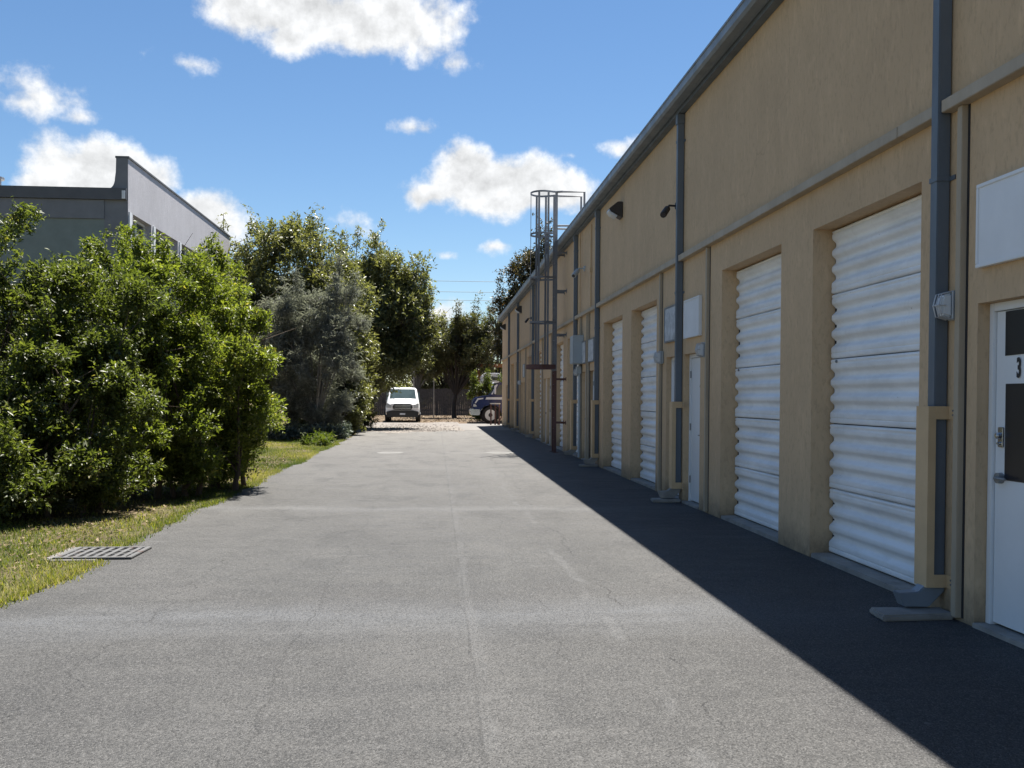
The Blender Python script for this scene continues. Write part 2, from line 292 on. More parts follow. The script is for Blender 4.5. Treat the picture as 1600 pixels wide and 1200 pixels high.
# ------------------------------------------------------------------ mesh helpers
LOC = {}
class MB:
    def __init__(s): s.v = []; s.f = []; s.mi = []; s.cur = 0
    def quad(s, *p):
        n = len(s.v); s.v += [tuple(q) for q in p]; s.f.append(tuple(range(n, n+len(p)))); s.mi.append(s.cur); return s
    def box(s, x0, x1, y0, y1, z0, z1):
        x0, x1 = min(x0, x1), max(x0, x1); y0, y1 = min(y0, y1), max(y0, y1); z0, z1 = min(z0, z1), max(z0, z1)
        n = len(s.v); s.v += [(x0, y0, z0), (x1, y0, z0), (x1, y1, z0), (x0, y1, z0), (x0, y0, z1), (x1, y0, z1), (x1, y1, z1), (x0, y1, z1)]
        for f in ((0, 3, 2, 1), (4, 5, 6, 7), (0, 1, 5, 4), (1, 2, 6, 5), (2, 3, 7, 6), (3, 0, 4, 7)): s.f.append(tuple(n+i for i in f)); s.mi.append(s.cur)
        return s
    def prism(s, pts, axis, a, b):
        """polygon pts in the two other axes, extruded along axis from a to b"""
        def P(p, t): return {'x': (t, p[0], p[1]), 'y': (p[0], t, p[1]), 'z': (p[0], p[1], t)}[axis]
        n = len(s.v); k = len(pts); s.v += [P(p, a) for p in pts] + [P(p, b) for p in pts]
        s.f.append(tuple(range(n, n+k))); s.f.append(tuple(range(n+2*k-1, n+k-1, -1))); s.mi += [s.cur]*2
        for i in range(k):
            j = (i+1) % k; s.f.append((n+j, n+i, n+k+i, n+k+j)); s.mi.append(s.cur)
        return s
    def tube(s, pts, rad, seg=8, cap=True):
        pts = [Vector(p) for p in pts]
        if not isinstance(rad, (list, tuple)): rad = [rad]*len(pts)
        rings = []; prev = None
        for i, p in enumerate(pts):
            t = (pts[min(i+1, len(pts)-1)] - pts[max(i-1, 0)]).normalized()
            a = prev if prev is not None else (Vector((0, 0, 1)) if abs(t.z) < .9 else Vector((1, 0, 0)))
            u = (a - t*a.dot(t)); u = u.normalized() if u.length > 1e-6 else t.orthogonal().normalized(); w = t.cross(u); prev = u
            n = len(s.v); s.v += [tuple(p + (u*cos(2*pi*k/seg) + w*sin(2*pi*k/seg))*rad[i]) for k in range(seg)]; rings.append(n)
        for a, b in zip(rings, rings[1:]):
            for k in range(seg): s.f.append((a+k, a+(k+1) % seg, b+(k+1) % seg, b+k)); s.mi.append(s.cur)
        if cap:
            s.f.append(tuple(range(rings[0]+seg-1, rings[0]-1, -1))); s.f.append(tuple(range(rings[-1], rings[-1]+seg))); s.mi += [s.cur]*2
        return s
    def lathe(s, c, axis, prof, seg=24):
        """prof: (offset along axis, radius)"""
        c = Vector(c); ax = {'x': Vector((1, 0, 0)), 'y': Vector((0, 1, 0)), 'z': Vector((0, 0, 1))}[axis]; u = ax.orthogonal().normalized(); w = ax.cross(u)
        rings = []
        for t, r in prof:
            n = len(s.v); s.v += [tuple(c + ax*t + (u*cos(2*pi*k/seg)+w*sin(2*pi*k/seg))*r) for k in range(seg)]; rings.append(n)
        for a, b in zip(rings, rings[1:]):
            for k in range(seg): s.f.append((a+k, a+(k+1) % seg, b+(k+1) % seg, b+k)); s.mi.append(s.cur)
        s.f.append(tuple(range(rings[0]+seg-1, rings[0]-1, -1))); s.f.append(tuple(range(rings[-1], rings[-1]+seg))); s.mi += [s.cur]*2
        return s
    def mesh(s, name, mats, off=(0, 0, 0), smooth=False, bevel=0):
        me = bpy.data.meshes.new(name)
        me.from_pydata([(a-off[0], b-off[1], c-off[2]) for a, b, c in s.v], [], s.f)
        for m in (mats if isinstance(mats, (list, tuple)) else [mats]): me.materials.append(m)
        if any(s.mi): me.polygons.foreach_set('material_index', s.mi)
        bm = bmesh.new(); bm.from_mesh(me); bmesh.ops.recalc_face_normals(bm, faces=bm.faces)
        if bevel:
            es = [e for e in bm.edges if len(e.link_faces) == 2 and e.calc_face_angle(0) > .6]
            bmesh.ops.bevel(bm, geom=es, offset=bevel, segments=2, affect='EDGES', clamp_overlap=True)
        bm.to_mesh(me); bm.free()
        if smooth: me.polygons.foreach_set('use_smooth', [True]*len(me.polygons)); me.set_sharp_from_angle(angle=radians(40))
        me.update(); return me
    def build(s, name, mats, parent=None, world=True, smooth=False, bevel=0):
        off = LOC.get(parent.name, (0, 0, 0)) if (parent and world) else (0, 0, 0)
        o = bpy.data.objects.new(name, s.mesh(name, mats, off, smooth, bevel)); COL.objects.link(o)
        LOC[o.name] = off if parent else (0, 0, 0)
        if parent: o.parent = parent
        return o
def inst(me, name, parent, loc):
    o = bpy.data.objects.new(name, me); COL.objects.link(o); o.parent = parent; off = LOC.get(parent.name, (0, 0, 0))
    o.location = tuple(a-b for a, b in zip(loc, off)); return o
def tag(o, label, cat, group=None):
    o['label'] = label; o['category'] = cat
    if group: o['group'] = group
    return o
def thing(name, label, cat, loc=(0, 0, 0), rz=0, group=None):
    o = bpy.data.objects.new(name, None); COL.objects.link(o); o.location = loc; o.rotation_euler = (0, 0, rz); o.empty_display_size = .2
    LOC[o.name] = loc if rz == 0 else (0, 0, 0); return tag(o, label, cat, group)
def struct(o): o['kind'] = 'structure'; return o
def stuff(o, label, cat):
    o['kind'] = 'stuff'; return tag(o, label, cat)

# ------------------------------------------------------------------ the ground
rg = random.Random(3)
g = MB(); g.quad((-400, -150, 0), (400, -150, 0), (400, 900, 0), (-400, 900, 0)); struct(g.build('ground', GROUND))
def edge_x(y): return -3.07 - .0045*max(0, y-8) + .05*sin(y*.9) + .03*sin(y*2.3+1) + .012*sin(y*7.1) + .02*sin(y*5.2+2)*sin(y*.7)
a = MB(); ys = [-14 + .2*i for i in range(int((47+14)/.2)+1)]
pl = [(edge_x(y) + rg.uniform(-.02, .02), y) for y in ys]
top = .004
for (xa, ya), (xb, yb) in zip(pl, pl[1:]): a.quad((xa, ya, top), (3.9, ya, top), (3.9, yb, top), (xb, yb, top))
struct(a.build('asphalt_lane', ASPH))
gr = MB(); gp = []
for i in range(60):
    t = i/59; gp.append((-4.6 + 5.9*t, 40.2 + 1.0*sin(t*9) + .5*sin(t*23) + 2.5*t + rg.uniform(-.3, .3)))
gp2 = [(x, 58 + 1.2*sin(x*2)) for x, y in reversed(gp)]
gr.v = [(x, y, .008) for x, y in gp+gp2]; n = len(gp)
for i in range(n-1): gr.f.append((i, i+1, 2*n-2-i, 2*n-1-i)); gr.mi.append(0)
struct(gr.build('gravel_apron', GRAV))
ap = MB(); ap.quad((1.2, 44, .010), (9.5, 44, .010), (9.5, 55.5, .010), (1.2, 55.2, .010)); struct(ap.build('concrete_apron', simple('dusty concrete apron', (.17, .16, .148), .9, var=.2, scale=2, bump=.5)))
for px, w_ in ((-1.25, .75), (1.75, .95)):
    cp = MB(); pts = [(px + w_*.5*cos(t*pi/8)*(1 + rg.uniform(-.15, .15)), 26 + .5*sin(t*pi/8)*(1+rg.uniform(-.2, .2)), .008) for t in range(16)]
    cp.quad(*pts); struct(cp.build('concrete_patch', simple('pale patch', (.15, .147, .14), .9, var=.2)))

# ------------------------------------------------------------------ tan warehouse
D = 3.55
wh = thing('warehouse', 'long tan stucco warehouse with white roll-up doors and slate gutter', 'warehouse', (D, 20, 0))
Y0, Y1, EAVE = -12.0, 52.0, 5.66
CEN = [9.29, 17.8, 26.4, 35.0, 43.6]; LINES = [13.66, 22.3, 30.8, 39.3, 47.9]
rolls, doors = [], []
for c in CEN: rolls += [(c-2.46, c-.42), (c+.42, c+2.49)]
doors = [(5.05, 6.07), (12.74, 13.60), (13.82, 14.66)]
for l in LINES[1:]: doors += [(l-1.0, l-.14), (l+.14, l+1.0)]
RH, DH = 3.11, 2.14
opens = [(a_, b_, 0, RH) for a_, b_ in rolls] + [(a_, b_, 0, DH) for a_, b_ in doors]
w = MB(); yy = sorted({Y0, Y1} | {v for o in opens for v in o[:2]}); zz = [-.3, 0, DH, RH, EAVE]
for y0, y1 in zip(yy, yy[1:]):
    for z0, z1 in zip(zz, zz[1:]):
        if any(o[0] <= y0 and y1 <= o[1] and o[2] <= z0 and z1 <= o[3] for o in opens): continue
        w.quad((D, y0, z0), (D, y1, z0), (D, y1, z1), (D, y0, z1))
RD = .20
for y0, y1, z0, z1 in opens:
    w.quad((D, y0, z0), (D+RD+.1, y0, z0), (D+RD+.1, y0, z1), (D, y0, z1)); w.quad((D, y1, z0), (D+RD+.1, y1, z0), (D+RD+.1, y1, z1), (D, y1, z1))
    w.quad((D, y0, z1), (D, y1, z1), (D+RD+.1, y1, z1), (D+RD+.1, y0, z1))
XB = 21.0
w.quad((D, Y1, -.3), (XB, Y1, -.3), (XB, Y1, EAVE), (12, Y1, EAVE+.9), (D, Y1, EAVE)); w.quad((D, Y0, -.3), (XB, Y0, -.3), (XB, Y0, EAVE), (12, Y0, EAVE+.9), (D, Y0, EAVE)); w.quad((XB, Y0, -.3), (XB, Y1, -.3), (XB, Y1, EAVE), (XB, Y0, EAVE))
w.build('wall', ST, wh)
rf = MB(); rf.prism([(D-.16, EAVE+.04), (12.2, EAVE+1.0), (XB+.2, EAVE+.04), (XB+.2, EAVE+.12), (12.2, EAVE+1.08), (D-.16, EAVE+.12)], 'y', Y0-.1, Y1+.1); rf.build('roof', ROOFM, wh)
sf = MB(); sf.box(D-.10, D+.02, Y0, Y1+.06, EAVE-.05, EAVE+.03); sf.build('fascia', SLATE, wh)
gy = [Y0-.05] + [-5.8+6.1*i for i in range(10)] + [Y1+.12]
gy = sorted(y for y in gy if y <= Y1+.13)
for y0, y1 in zip(gy, gy[1:]):
    q = MB(); X0 = D-.27; e = EAVE
    q.prism([(D-.11, e), (X0+.03, e), (X0, e+.03), (X0, e+.12), (X0-.012, e+.125), (X0-.012, e+.15), (X0+.02, e+.15), (X0+.02, e+.05), (D-.11, e+.05)], 'y', y0+.002, y1-.002); q.build('gutter', SLATEL, wh)
# belt rail: sections butted with a thin joint, cut clear of each downspout
DSP = [6.47, 13.71, 20.85, 24.15, 34.9, 41.4, 46.6]
cuts = sorted(set([Y0+.02, Y1-.02, 11.9, 7.05, 17.2, 28.6, 37.7, 49.4, -2, 2.6]))
segs = []
for y0, y1 in zip(cuts, cuts[1:]):
    st = y0
    for d in DSP:
        if st < d < y1: segs.append((st, d-.055)); st = d+.055
    segs.append((st, y1))
for y0, y1 in segs:
    if y1-y0 < .08: continue
    q = MB(); q.box(D-.085, D+.01, y0+.003, y1-.003, 3.485, 3.57); q.build('belt_rail', RAIL, wh, bevel=.004)
# vertical trim strips below the belt rail
TR = [6.245, 12.34, 14.97, 22.17, 22.43] + [c+s*3.02 for c in CEN[2:] for s in (-1, 1)]
for y in TR:
    q = MB(); q.box(D-.045, D+.01, y-.032, y+.032, .03, 3.484); o = q.build('trim_strip', RAIL, wh, bevel=.004)
    q = MB(); q.box(D-.004, D+.01, y-.055, y-.032, .03, 3.484); q.build('joint_seal', DARK, o)
# ---- roll-up doors
SECT = .612; AMP = .04
def profile(z0, z1, n):
    pts = []
    for i in range(n+1):
        t = z0 + (z1-z0)*i/n; s = (t % SECT)/SECT*4
        ph = (s-.5) % 1; tri = 1-abs(2*ph-1); vv = min(1, max(0, 1.6*tri-.35)); d = AMP*(.25*(.5-.5*cos(2*pi*ph)) + .75*vv*vv*(3-2*vv)) if .5 < s < 3.5 else (.005 if .26 < s < .34 or 3.66 < s < 3.74 else 0)
        pts.append((d, t))
    return pts
def panel_mesh(width, zlo, zhi, name):
    f = profile(zlo, zhi, 76); f[0] = (f[0][0]+.012, f[0][1]); f[-1] = (f[-1][0]+.012, f[-1][1])
    for k in (1, -2): f[k] = (f[k][0]+.002, f[k][1])
    pts = [(d, t-zlo) for d, t in f] + [(.075, zhi-zlo), (.075, 0)]
    m = MB(); m.prism(pts, 'y', -width/2, width/2); return m.mesh(name, WHITE, smooth=True)
pm_cache = {}
for ri, (y0, y1) in enumerate(rolls):
    yc, wd = (y0+y1)/2, y1-y0; XF = D+RD-.02
    t = MB()
    for s in (y0+.005, y1-.045): t.box(XF+.04, XF+.10, s, s+.04, .02, RH-.01)
    t.box(XF+.085, XF+.12, y0+.01, y1-.01, .02, RH-.01)
    rd = t.build('roll_up_door', DARK, wh)
    q = MB(); q.box(D+.01, D+RD+.1, y0+.005, y1-.005, -.05, .045); q.build('sill', CONC, rd, bevel=.008)
    pw = round(wd-.035, 2)
    for k in range(6):
        zl, zh = k*SECT, (k+1)*SECT
        zh = min(zh, RH-.06)
        if zh-zl < .03: continue
        key = (pw, k == 5)
        if k == 5: continue
        key = (pw, round(zh-zl, 3))
        if key not in pm_cache: pm_cache[key] = panel_mesh(pw, 0, zh-zl-.010, 'door_panel')
        inst(pm_cache[key], 'door_panel', rd, (XF + rg.uniform(-.004, .004), yc, .056+zl))
    q = MB(); q.tube([(D-.012+RD+.06, yc-pw*.5, .056), (D-.012+RD+.06, yc+pw*.5, .056)], .02, 6); q.build('bottom_seal', DARK, rd)
    q = MB(); q.lathe((XF-.004, y1-.16, 1.86), 'x', [(-.012, .012), (0, .016)], 10); q.build('bolt', STEEL, rd)
# ---- entry doors
def digit(txt, size, mat, parent, x, y, z, sx=.6):
    c = bpy.data.curves.new('number', 'FONT'); c.body = txt; c.size = size; c.align_x = 'CENTER'; c.extrude = .001; c.offset = .006
    t = bpy.data.objects.new('number', c); COL.objects.link(t); bpy.context.view_layer.update()
    me = bpy.data.meshes.new_from_object(t.evaluated_get(bpy.context.evaluated_depsgraph_get())); bpy.data.objects.remove(t)
    me.transform(Matrix.Diagonal((sx, 1, 1, 1))); me.transform(Matrix(((0, 0, 1, 0), (-1, 0, 0, 0), (0, 1, 0, 0), (0, 0, 0, 1))))
    me.materials.clear(); me.materials.append(mat); o = bpy.data.objects.new('number', me); COL.objects.link(o); o.parent = parent
    off = LOC.get(parent.name, (0, 0, 0)); o.location = (x-off[0], y-off[1], z-off[2]); o.rotation_euler = (0, 0, 0); return o
for di, (y0, y1) in enumerate(doors):
    RX = D+.10
    f = MB()
    for s in (y0+.002, y1-.052): f.box(RX-.02, RX+.09, s, s+.05, .03, DH-.002)
    f.box(RX-.02, RX+.09, y0+.052, y1-.052, DH-.055, DH-.002)
    ed = MB(); ed.box(RX, RX+.045, y0+.056, y1-.056, .05, DH-.06)
    door = ed.build('entry_door', DOORW, wh, bevel=.003); f.build('door_frame', DOORW, door, bevel=.003)
    q = MB(); q.box(RX+.05, RX+.085, y0+.05, y1-.05, .03, DH-.05); q.build('door_backing', DARK, door)
    q = MB(); q.box(D-.015, RX+.09, y0+.004, y1-.004, -.04, .034); q.build('threshold', CONC, door, bevel=.006)
    near = di in (0,) or di % 2 == 0
    yk = y1-.13 if di % 2 == 0 else y0+.13
    q = MB(); q.lathe((RX, yk, 1.0), 'x', [(-.05, .012), (-.035, .014), (-.034, .034), (0, .036)], 16); q.tube([(RX-.045, yk, 1.0), (RX-.05, yk-.02*(1 if di % 2 == 0 else -1), 1.0), (RX-.05, yk-.12*(1 if di % 2 == 0 else -1), 1.0)], [.011, .011, .008], 8)
    q.build('handle', STEEL, door, smooth=True)
    if di == 0:
        q = MB(); q.box(RX-.016, RX, yk-.026, yk+.026, 1.20, 1.33); q.lathe((RX-.015, yk, 1.275), 'x', [(-.03, .014), (-.026, .019), (0, .021)], 16); q.lathe((RX-.015, yk+.004, 1.225), 'x', [(-.02, .008), (0, .011)], 12); q.build('deadbolt', CHROME, door, bevel=.01)
        q = MB(); pts = [(y0+.10, 1.79), (y0+.20, 1.805), (y0+.28, 1.785), (y0+.40, 1.798), (y0+.52, 1.79), (y0+.60, 1.795), (y1-.155, 1.79), (y1-.155, 2.075), (y0+.10, 2.075)]; q.prism(pts, 'x', RX-.004, RX+.002); q.build('window_film', FILM, door)
        q = MB(); q.box(RX-.004, RX+.002, y0+.10, y1-.165, .99, 1.61); q.build('window_film', FILM, door, bevel=.001)
        digit('3', .17, NUM, door, RX-.006, 5.765, 1.652, .55)
    if di == 1: digit('4', .17, NUM, door, RX-.006, 13.06, 1.63, .6)
    for hz in (.3, 1.05, 1.8):
        yh = y0+.054 if di % 2 == 0 else y1-.054
        q = MB(); q.tube([(RX-.012, yh, hz), (RX-.012, yh, hz+.1)], .010, 8); q.build('hinge', STEEL, door)
# ---- downspouts with straps, guards and elbows
for i, y in enumerate(DSP):
    q = MB(); q.box(D-.10, D-.008, y-.048, y+.048, .20, EAVE-.05); ds = q.build('downspout', SLATE, wh, bevel=.006)
    for z in ((3.02, 5.2) if i else (3.02, 4.9)):
        q = MB(); q.box(D-.106, D-.002, y-.054, y+.054, z, z+.035); q.box(D-.010, D-.001, y-.11, y+.11, z+.002, z+.033); q.build('strap', SLATE, ds)
    q = MB(); q.box(D-.112, D-.003, y-.06, y+.06, EAVE-.20, EAVE-.055); q.build('outlet', SLATE, ds, bevel=.006)
    q = MB(); q.prism([(D-.098, .26), (D-.010, .26), (D-.010, .17), (D-.12, .06), (D-.30, .065), (D-.34, .16), (D-.20, .165)], 'y', y-.052, y+.052); q.build('elbow', SLATEL if i < 1 else CONC, ds, bevel=.006)
    q = MB(); gx = D-.155
    q.box(gx, gx+.008, y-.075, y+.095, .20, 1.46); q.box(gx+.008, gx+.055, y-.075, y-.067, .20, 1.46); q.box(gx+.008, D-.006, y+.087, y+.095, .20, 1.46)
    for z in (.20, 1.37): q.box(gx+.055, D-.004, y-.078, y-.070, z, z+.09); q.box(D-.010, D-.003, y-.16, y-.078, z, z+.09)
    gd = q.build('downspout_guard', STP, ds)
    q = MB()
    for z in (.23, .26, 1.40, 1.43): q.lathe((D-.012, y-.135, z), 'x', [(-.006, .006), (0, .008)], 8)
    q.build('bolt', STEEL, gd)
# ------------------------------------------------------------------ things fixed to the warehouse wall
for i, (y, z, hw, lab, m) in enumerate([(5.56, 2.635, .47, 'blank white sign board above the door with black window films', SIGNW), (13.07, 2.625, .40, 'blank white sign board over the plain white door beside a downspout', SIGNW),
        (14.25, 2.63, .40, 'faded grey sign board beyond the downspout from the numbered 4 door', SIGNG), (21.75, 2.6, .42, 'speckled pale sign board right beside the tan downspout guard past four roll-up doors', SIGNG),
        (22.95, 2.6, .42, 'speckled pale sign board half hidden by the grey electrical box', SIGNG), (38.7, 2.6, .42, 'small pale sign board over the doors beyond the caged ladder', SIGNG)]):
    t = thing('sign_board', lab, 'sign', (D, y, z-.27), 0, 'blank sign boards over the entry doors')
    q = MB(); q.box(D-.04, D-.002, y-hw+.02, y+hw-.02, z-.25, z+.25); q.build('panel', m, t)
    q = MB()
    for a_, b_, c_, d_ in ((-hw, hw, -.27, -.245), (-hw, hw, .245, .27), (-hw, -hw+.025, -.245, .245), (hw-.025, hw, -.245, .245)): q.box(D-.048, D-.001, y+a_, y+b_, z+c_, z+d_)
    q.build('frame', DOORW if m is SIGNW else STEEL, t, bevel=.003)
for y, lab in ((6.335, 'caged bulkhead light beside the trim strip at the door numbered 3'), (12.43, 'caged bulkhead light beside the door numbered 4'), (14.87, 'caged bulkhead light between the faded grey sign and a roll-up door'), (23.75, 'caged bulkhead light under the grey electrical box'), (40.4, 'caged bulkhead light far along the wall beyond the ladder')):
    t = thing('bulkhead_light', lab, 'light', (D, y, 2.05), 0, 'caged bulkhead lights along the wall')
    q = MB(); q.box(D-.05, D-.002, y-.05, y+.05, 2.05, 2.25); q.build('base', EBOX, t, bevel=.012)
    q = MB(); q.prism([(D-.05, 2.065), (D-.115, 2.085), (D-.13, 2.15), (D-.115, 2.215), (D-.05, 2.235)], 'y', y-.04, y+.04); q.build('lens', LENS, t, bevel=.012)
    q = MB()
    for s in (-.038, 0, .038): q.tube([(D-.05, y+s, 2.055), (D-.125, y+s, 2.075), (D-.145, y+s, 2.15), (D-.125, y+s, 2.225), (D-.05, y+s, 2.245)], .005, 6)
    q.tube([(D-.10, y-.05, 2.15), (D-.142, y-.042, 2.15), (D-.142, y+.042, 2.15), (D-.10, y+.05, 2.15)], .005, 6); q.tube([(D-.052, y+a_, 2.15+b_) for a_, b_ in ((-.05, -.09), (-.05, .09), (.05, .09), (.05, -.09), (-.05, -.09))], .006, 6)
    q.build('cage', CAGE, t)
for y, z, lab in ((18.4, 5.12, 'dark wedge-shaped flood light under the gutter before the caged ladder'), (40.3, 5.2, 'dark wedge-shaped flood light under the gutter beyond the caged ladder'), (49.6, 5.15, 'dark wedge-shaped flood light at the far end of the warehouse wall')):
    t = thing('flood_light', lab, 'light', (D, y, z-.15), 0, 'flood lights under the gutter')
    q = MB(); q.prism([(D-.002, z-.15), (D-.002, z+.16), (D-.10, z+.16), (D-.26, z+.03), (D-.24, z-.02)], 'y', y-.15, y+.15); q.build('housing', BRONZE, t, bevel=.01)
    q = MB(); q.prism([(D-.10, z-.105), (D-.235, z-.028), (D-.262, z+.022), (D-.275, z-.02), (D-.22, z-.09), (D-.12, z-.14)], 'y', y-.13, y+.13); q.build('lens', LENS, t, bevel=.008)
def camera_thing(y, z, lab, col=BRONZE, s=1.0):
    t = thing('security_camera', lab, 'camera', (D, y, z), 0, 'security cameras on the wall')
    q = MB(); q.lathe((D-.012, y, z), 'x', [(-.02, .045*s), (.01, .05*s)], 14); q.tube([(D-.02, y, z), (D-.12*s, y-.02, z), (D-.15*s, y-.05, z-.05*s)], .014*s, 8); q.build('bracket', col, t)
    b0, b1 = Vector((D-.13*s, y+.04, z-.03*s)), Vector((D-.24*s, y-.18*s, z-.16*s)); d = b1-b0
    q = MB(); q.tube([b0, b0+d*.04, b0+d*.9, b1], [.03*s, .042*s, .045*s, .04*s], 14); q.build('body', col, t, smooth=True)
    q = MB(); q.tube([b1-d*.02, b1+d*.02], .03*s, 12); q.build('lens', FILM, t)
camera_thing(14.05, 4.36, 'dark bullet camera beside the tall downspout high on the wall', BRONZE, 1.1)
camera_thing(22.95, 4.62, 'pale bullet camera on the wall between two downspouts before the ladder', EBOX, 1.3)
camera_thing(36.0, 4.5, 'small dark camera on the wall just beyond the caged ladder', BRONZE, 1.0)
t = thing('electrical_box', 'grey metal electrical box mounted high by a downspout near the ladder', 'box', (D, 23.3, 2.34))
q = MB(); q.box(D-.25, D-.003, 23.05, 23.62, 2.34, 3.03); q.build('cabinet', EBOX, t, bevel=.01)
q = MB(); q.box(D-.262, D-.251, 23.06, 23.61, 2.35, 3.02); q.build('lid', EBOX, t, bevel=.004)
q = MB(); q.tube([(D-.06, 23.35, .05), (D-.06, 23.35, 2.34)], .028, 10); q.build('conduit', EBOX, t, smooth=True)
q = MB(); q.tube([(D-.05, 23.45, 3.03), (D-.05, 23.45, EAVE-.1)], .018, 8); q.build('conduit', STP, t, smooth=True)
q = MB(); q.box(D-.14, D-.02, 23.27, 23.43, 2.1, 2.28); q.build('junction_box', EBOX, t, bevel=.008)
t = thing('wall_conduit', 'thin tan conduit running up the wall with a small box', 'conduit', (D, 21.9, 3.6))
q = MB(); q.tube([(D-.03, 21.9, 3.572), (D-.03, 21.9, 5.50)], .016, 8); q.build('pipe', STP, t); q = MB(); q.box(D-.06, D-.003, 21.86, 21.94, 4.4, 4.5); q.build('box', STP, t)
def splash(y, lab, l=.5):
    q = MB(); x1, x0 = D-.02, D-.02-l
    q.prism([(x1, y-.10), (x1, y+.11), (x0, y+.13), (x0-.02, y-.13)], 'z', .004, .05); o = q.build('splash_block', CONC, None, bevel=.012); tag(o, lab, 'splash block', 'splash blocks under the downspouts')
splash(6.36, 'worn concrete splash block below the downspout by the black-filmed door'); splash(13.71, 'short concrete splash block below the downspout between two plain white doors', .4); splash(20.85, 'concrete splash block below the downspout past four roll-up doors', .4)

# ------------------------------------------------------------------ caged roof ladder
LX, LY = 3.25, 26.42; HW = .23; ZT = 7.16
t = thing('roof_ladder', 'tall caged steel roof ladder fixed to the warehouse wall', 'ladder', (LX, LY, 0))
for s in (-1, 1):
    y = LY+s*HW
    q = MB(); q.box(LX-.035, LX+.035, y-.012, y+.012, 2.25, ZT); q.build('side_rail', LADM, t)
    q = MB(); q.box(LX-.035, LX+.035, y-.012, y+.012, .004, 2.25); q.build('side_rail', LADR, t)
k = 0; z = .35
rung = MB().tube([(0, -HW, 0), (0, HW, 0)], .013, 8).mesh('rung', LADM); rungr = MB().tube([(0, -HW, 0), (0, HW, 0)], .013, 8).mesh('rung', LADR)
while z < 6.0: inst(rung if z > 2.25 else rungr, 'rung', t, (LX, LY, z)); z += .305
def hoop(z, flare=0, open_=True, th=.05):
    q = MB(); r = HW+.14+flare; cx = LX-.34-flare; n = 14
    arc = [(LX, LY-HW-.012-flare*.6)] + [(cx - r*sin(pi*i/n)*.95, LY-r*cos(pi*i/n)) for i in range(n+1)] + [(LX, LY+HW+.012+flare*.6)]
    for (xa, ya), (xb, yb) in zip(arc, arc[1:]):
        d = Vector((xb-xa, yb-ya)).normalized(); nx, ny = -d.y*.006, d.x*.006
        nn = len(q.v); q.v += [(xa-nx, ya-ny, z), (xb-nx, yb-ny, z), (xb+nx, yb+ny, z), (xa+nx, ya+ny, z), (xa-nx, ya-ny, z+th), (xb-nx, yb-ny, z+th), (xb+nx, yb+ny, z+th), (xa+nx, ya+ny, z+th)]
        for f in ((0, 3, 2, 1), (4, 5, 6, 7), (0, 1, 5, 4), (1, 2, 6, 5), (2, 3, 7, 6), (3, 0, 4, 7)): q.f.append(tuple(nn+i for i in f)); q.mi.append(0)
    return q
for z in (7.11, 5.98, 4.78, 3.56): hoop(z).build('cage_hoop', LADM, t)
hoop(2.30, .05, th=.12).build('cage_hoop', LADR, t)
r = HW+.14
for i in (2, 7, 12, -1, 15):
    ang = pi*i/14; x, y = (LX-.34-(r-.012)*sin(ang)*.95, LY-(r-.012)*cos(ang)) if 0 <= i <= 14 else (LX-.23, LY+(.313 if i > 0 else -.313))
    q = MB(); q.box(x-.028, x+.028, y-.007, y+.007, 2.42, 7.11) if i != 7 else q.box(x-.006, x+.006, y-.025, y+.025, 2.42, 7.11); q.build('cage_bar', LADM, t)
for s in (-1, 1):
    y = LY+s*HW
    for z, m in ((.80, LADR), (2.0, LADR), (3.22, LADM), (4.42, LADM), (5.46, LADM)):
        q = MB(); q.box(LX+.035, D-.004, y-.01, y+.01, z, z+.05); q.box(D-.012, D-.003, y-.05, y+.05, z-.03, z+.08); q.build('wall_bracket', m, t)
    y2 = LY+s*(HW+.06)
    q = MB(); q.tube([(LX, y, ZT-.02), (LX+.15, y2, ZT-.02), (LX+.76, y2, ZT-.02), (LX+.76, y2, 5.86)], .032, 8); q.tube([(LX+.02, y, 6.22), (LX+.76, y2, 6.22)], .028, 8); q.build('handrail', LADM, t)
q = MB(); q.box(LX-.09, LX+.09, LY-HW-.08, LY-HW-.014, .004, .016); q.box(LX-.09, LX+.09, LY+HW+.014, LY+HW+.08, .004, .016); q.build('foot_plate', LADR, t)

# ------------------------------------------------------------------ grey building on the left
BX, BY = -8.09, 26.0
gb = thing('grey_building', 'grey stucco building with tall parapet wall behind the shrubs', 'building', (BX, BY, 0))
YF = 38.4; PT = 7.72
wins = [(26.40, 28.05, 2.2, 6.33), (28.5, 30.85, 2.2, 6.33), (31.3, 33.6, 2.2, 6.33), (34.0, 35.6, 2.2, 6.33), (36.2, 37.9, 2.2, 6.33)]
q = MB(); ysx = sorted({BY, YF} | {v for o in wins for v in o[:2]}); zsx = [0, 2.2, 6.33, PT]
for y0, y1 in zip(ysx, ysx[1:]):
    for z0, z1 in zip(zsx, zsx[1:]):
        if any(o[0] <= y0 and y1 <= o[1] and o[2] <= z0 and z1 <= o[3] for o in wins): continue
        q.quad((BX, y0, z0), (BX, y1, z0), (BX, y1, z1), (BX, y0, z1))
for y0, y1, z0, z1 in wins:
    q.quad((BX, y0, z0), (BX-.25, y0, z0), (BX-.25, y0, z1), (BX, y0, z1)); q.quad((BX, y1, z0), (BX-.25, y1, z0), (BX-.25, y1, z1), (BX, y1, z1)); q.quad((BX, y0, z1), (BX, y1, z1), (BX-.25, y1, z1), (BX-.25, y0, z1)); q.quad((BX, y0, z0), (BX, y1, z0), (BX-.25, y1, z0), (BX-.25, y0, z0))
q.quad((BX, YF, 0), (BX-.3, YF, 0), (BX-.3, YF, PT), (BX, YF, PT)); q.quad((BX-.3, BY, 6.8), (BX-.3, YF, 6.8), (BX-.3, YF, PT), (BX-.3, BY, PT))
q.build('side_wall', GREYW, gb)
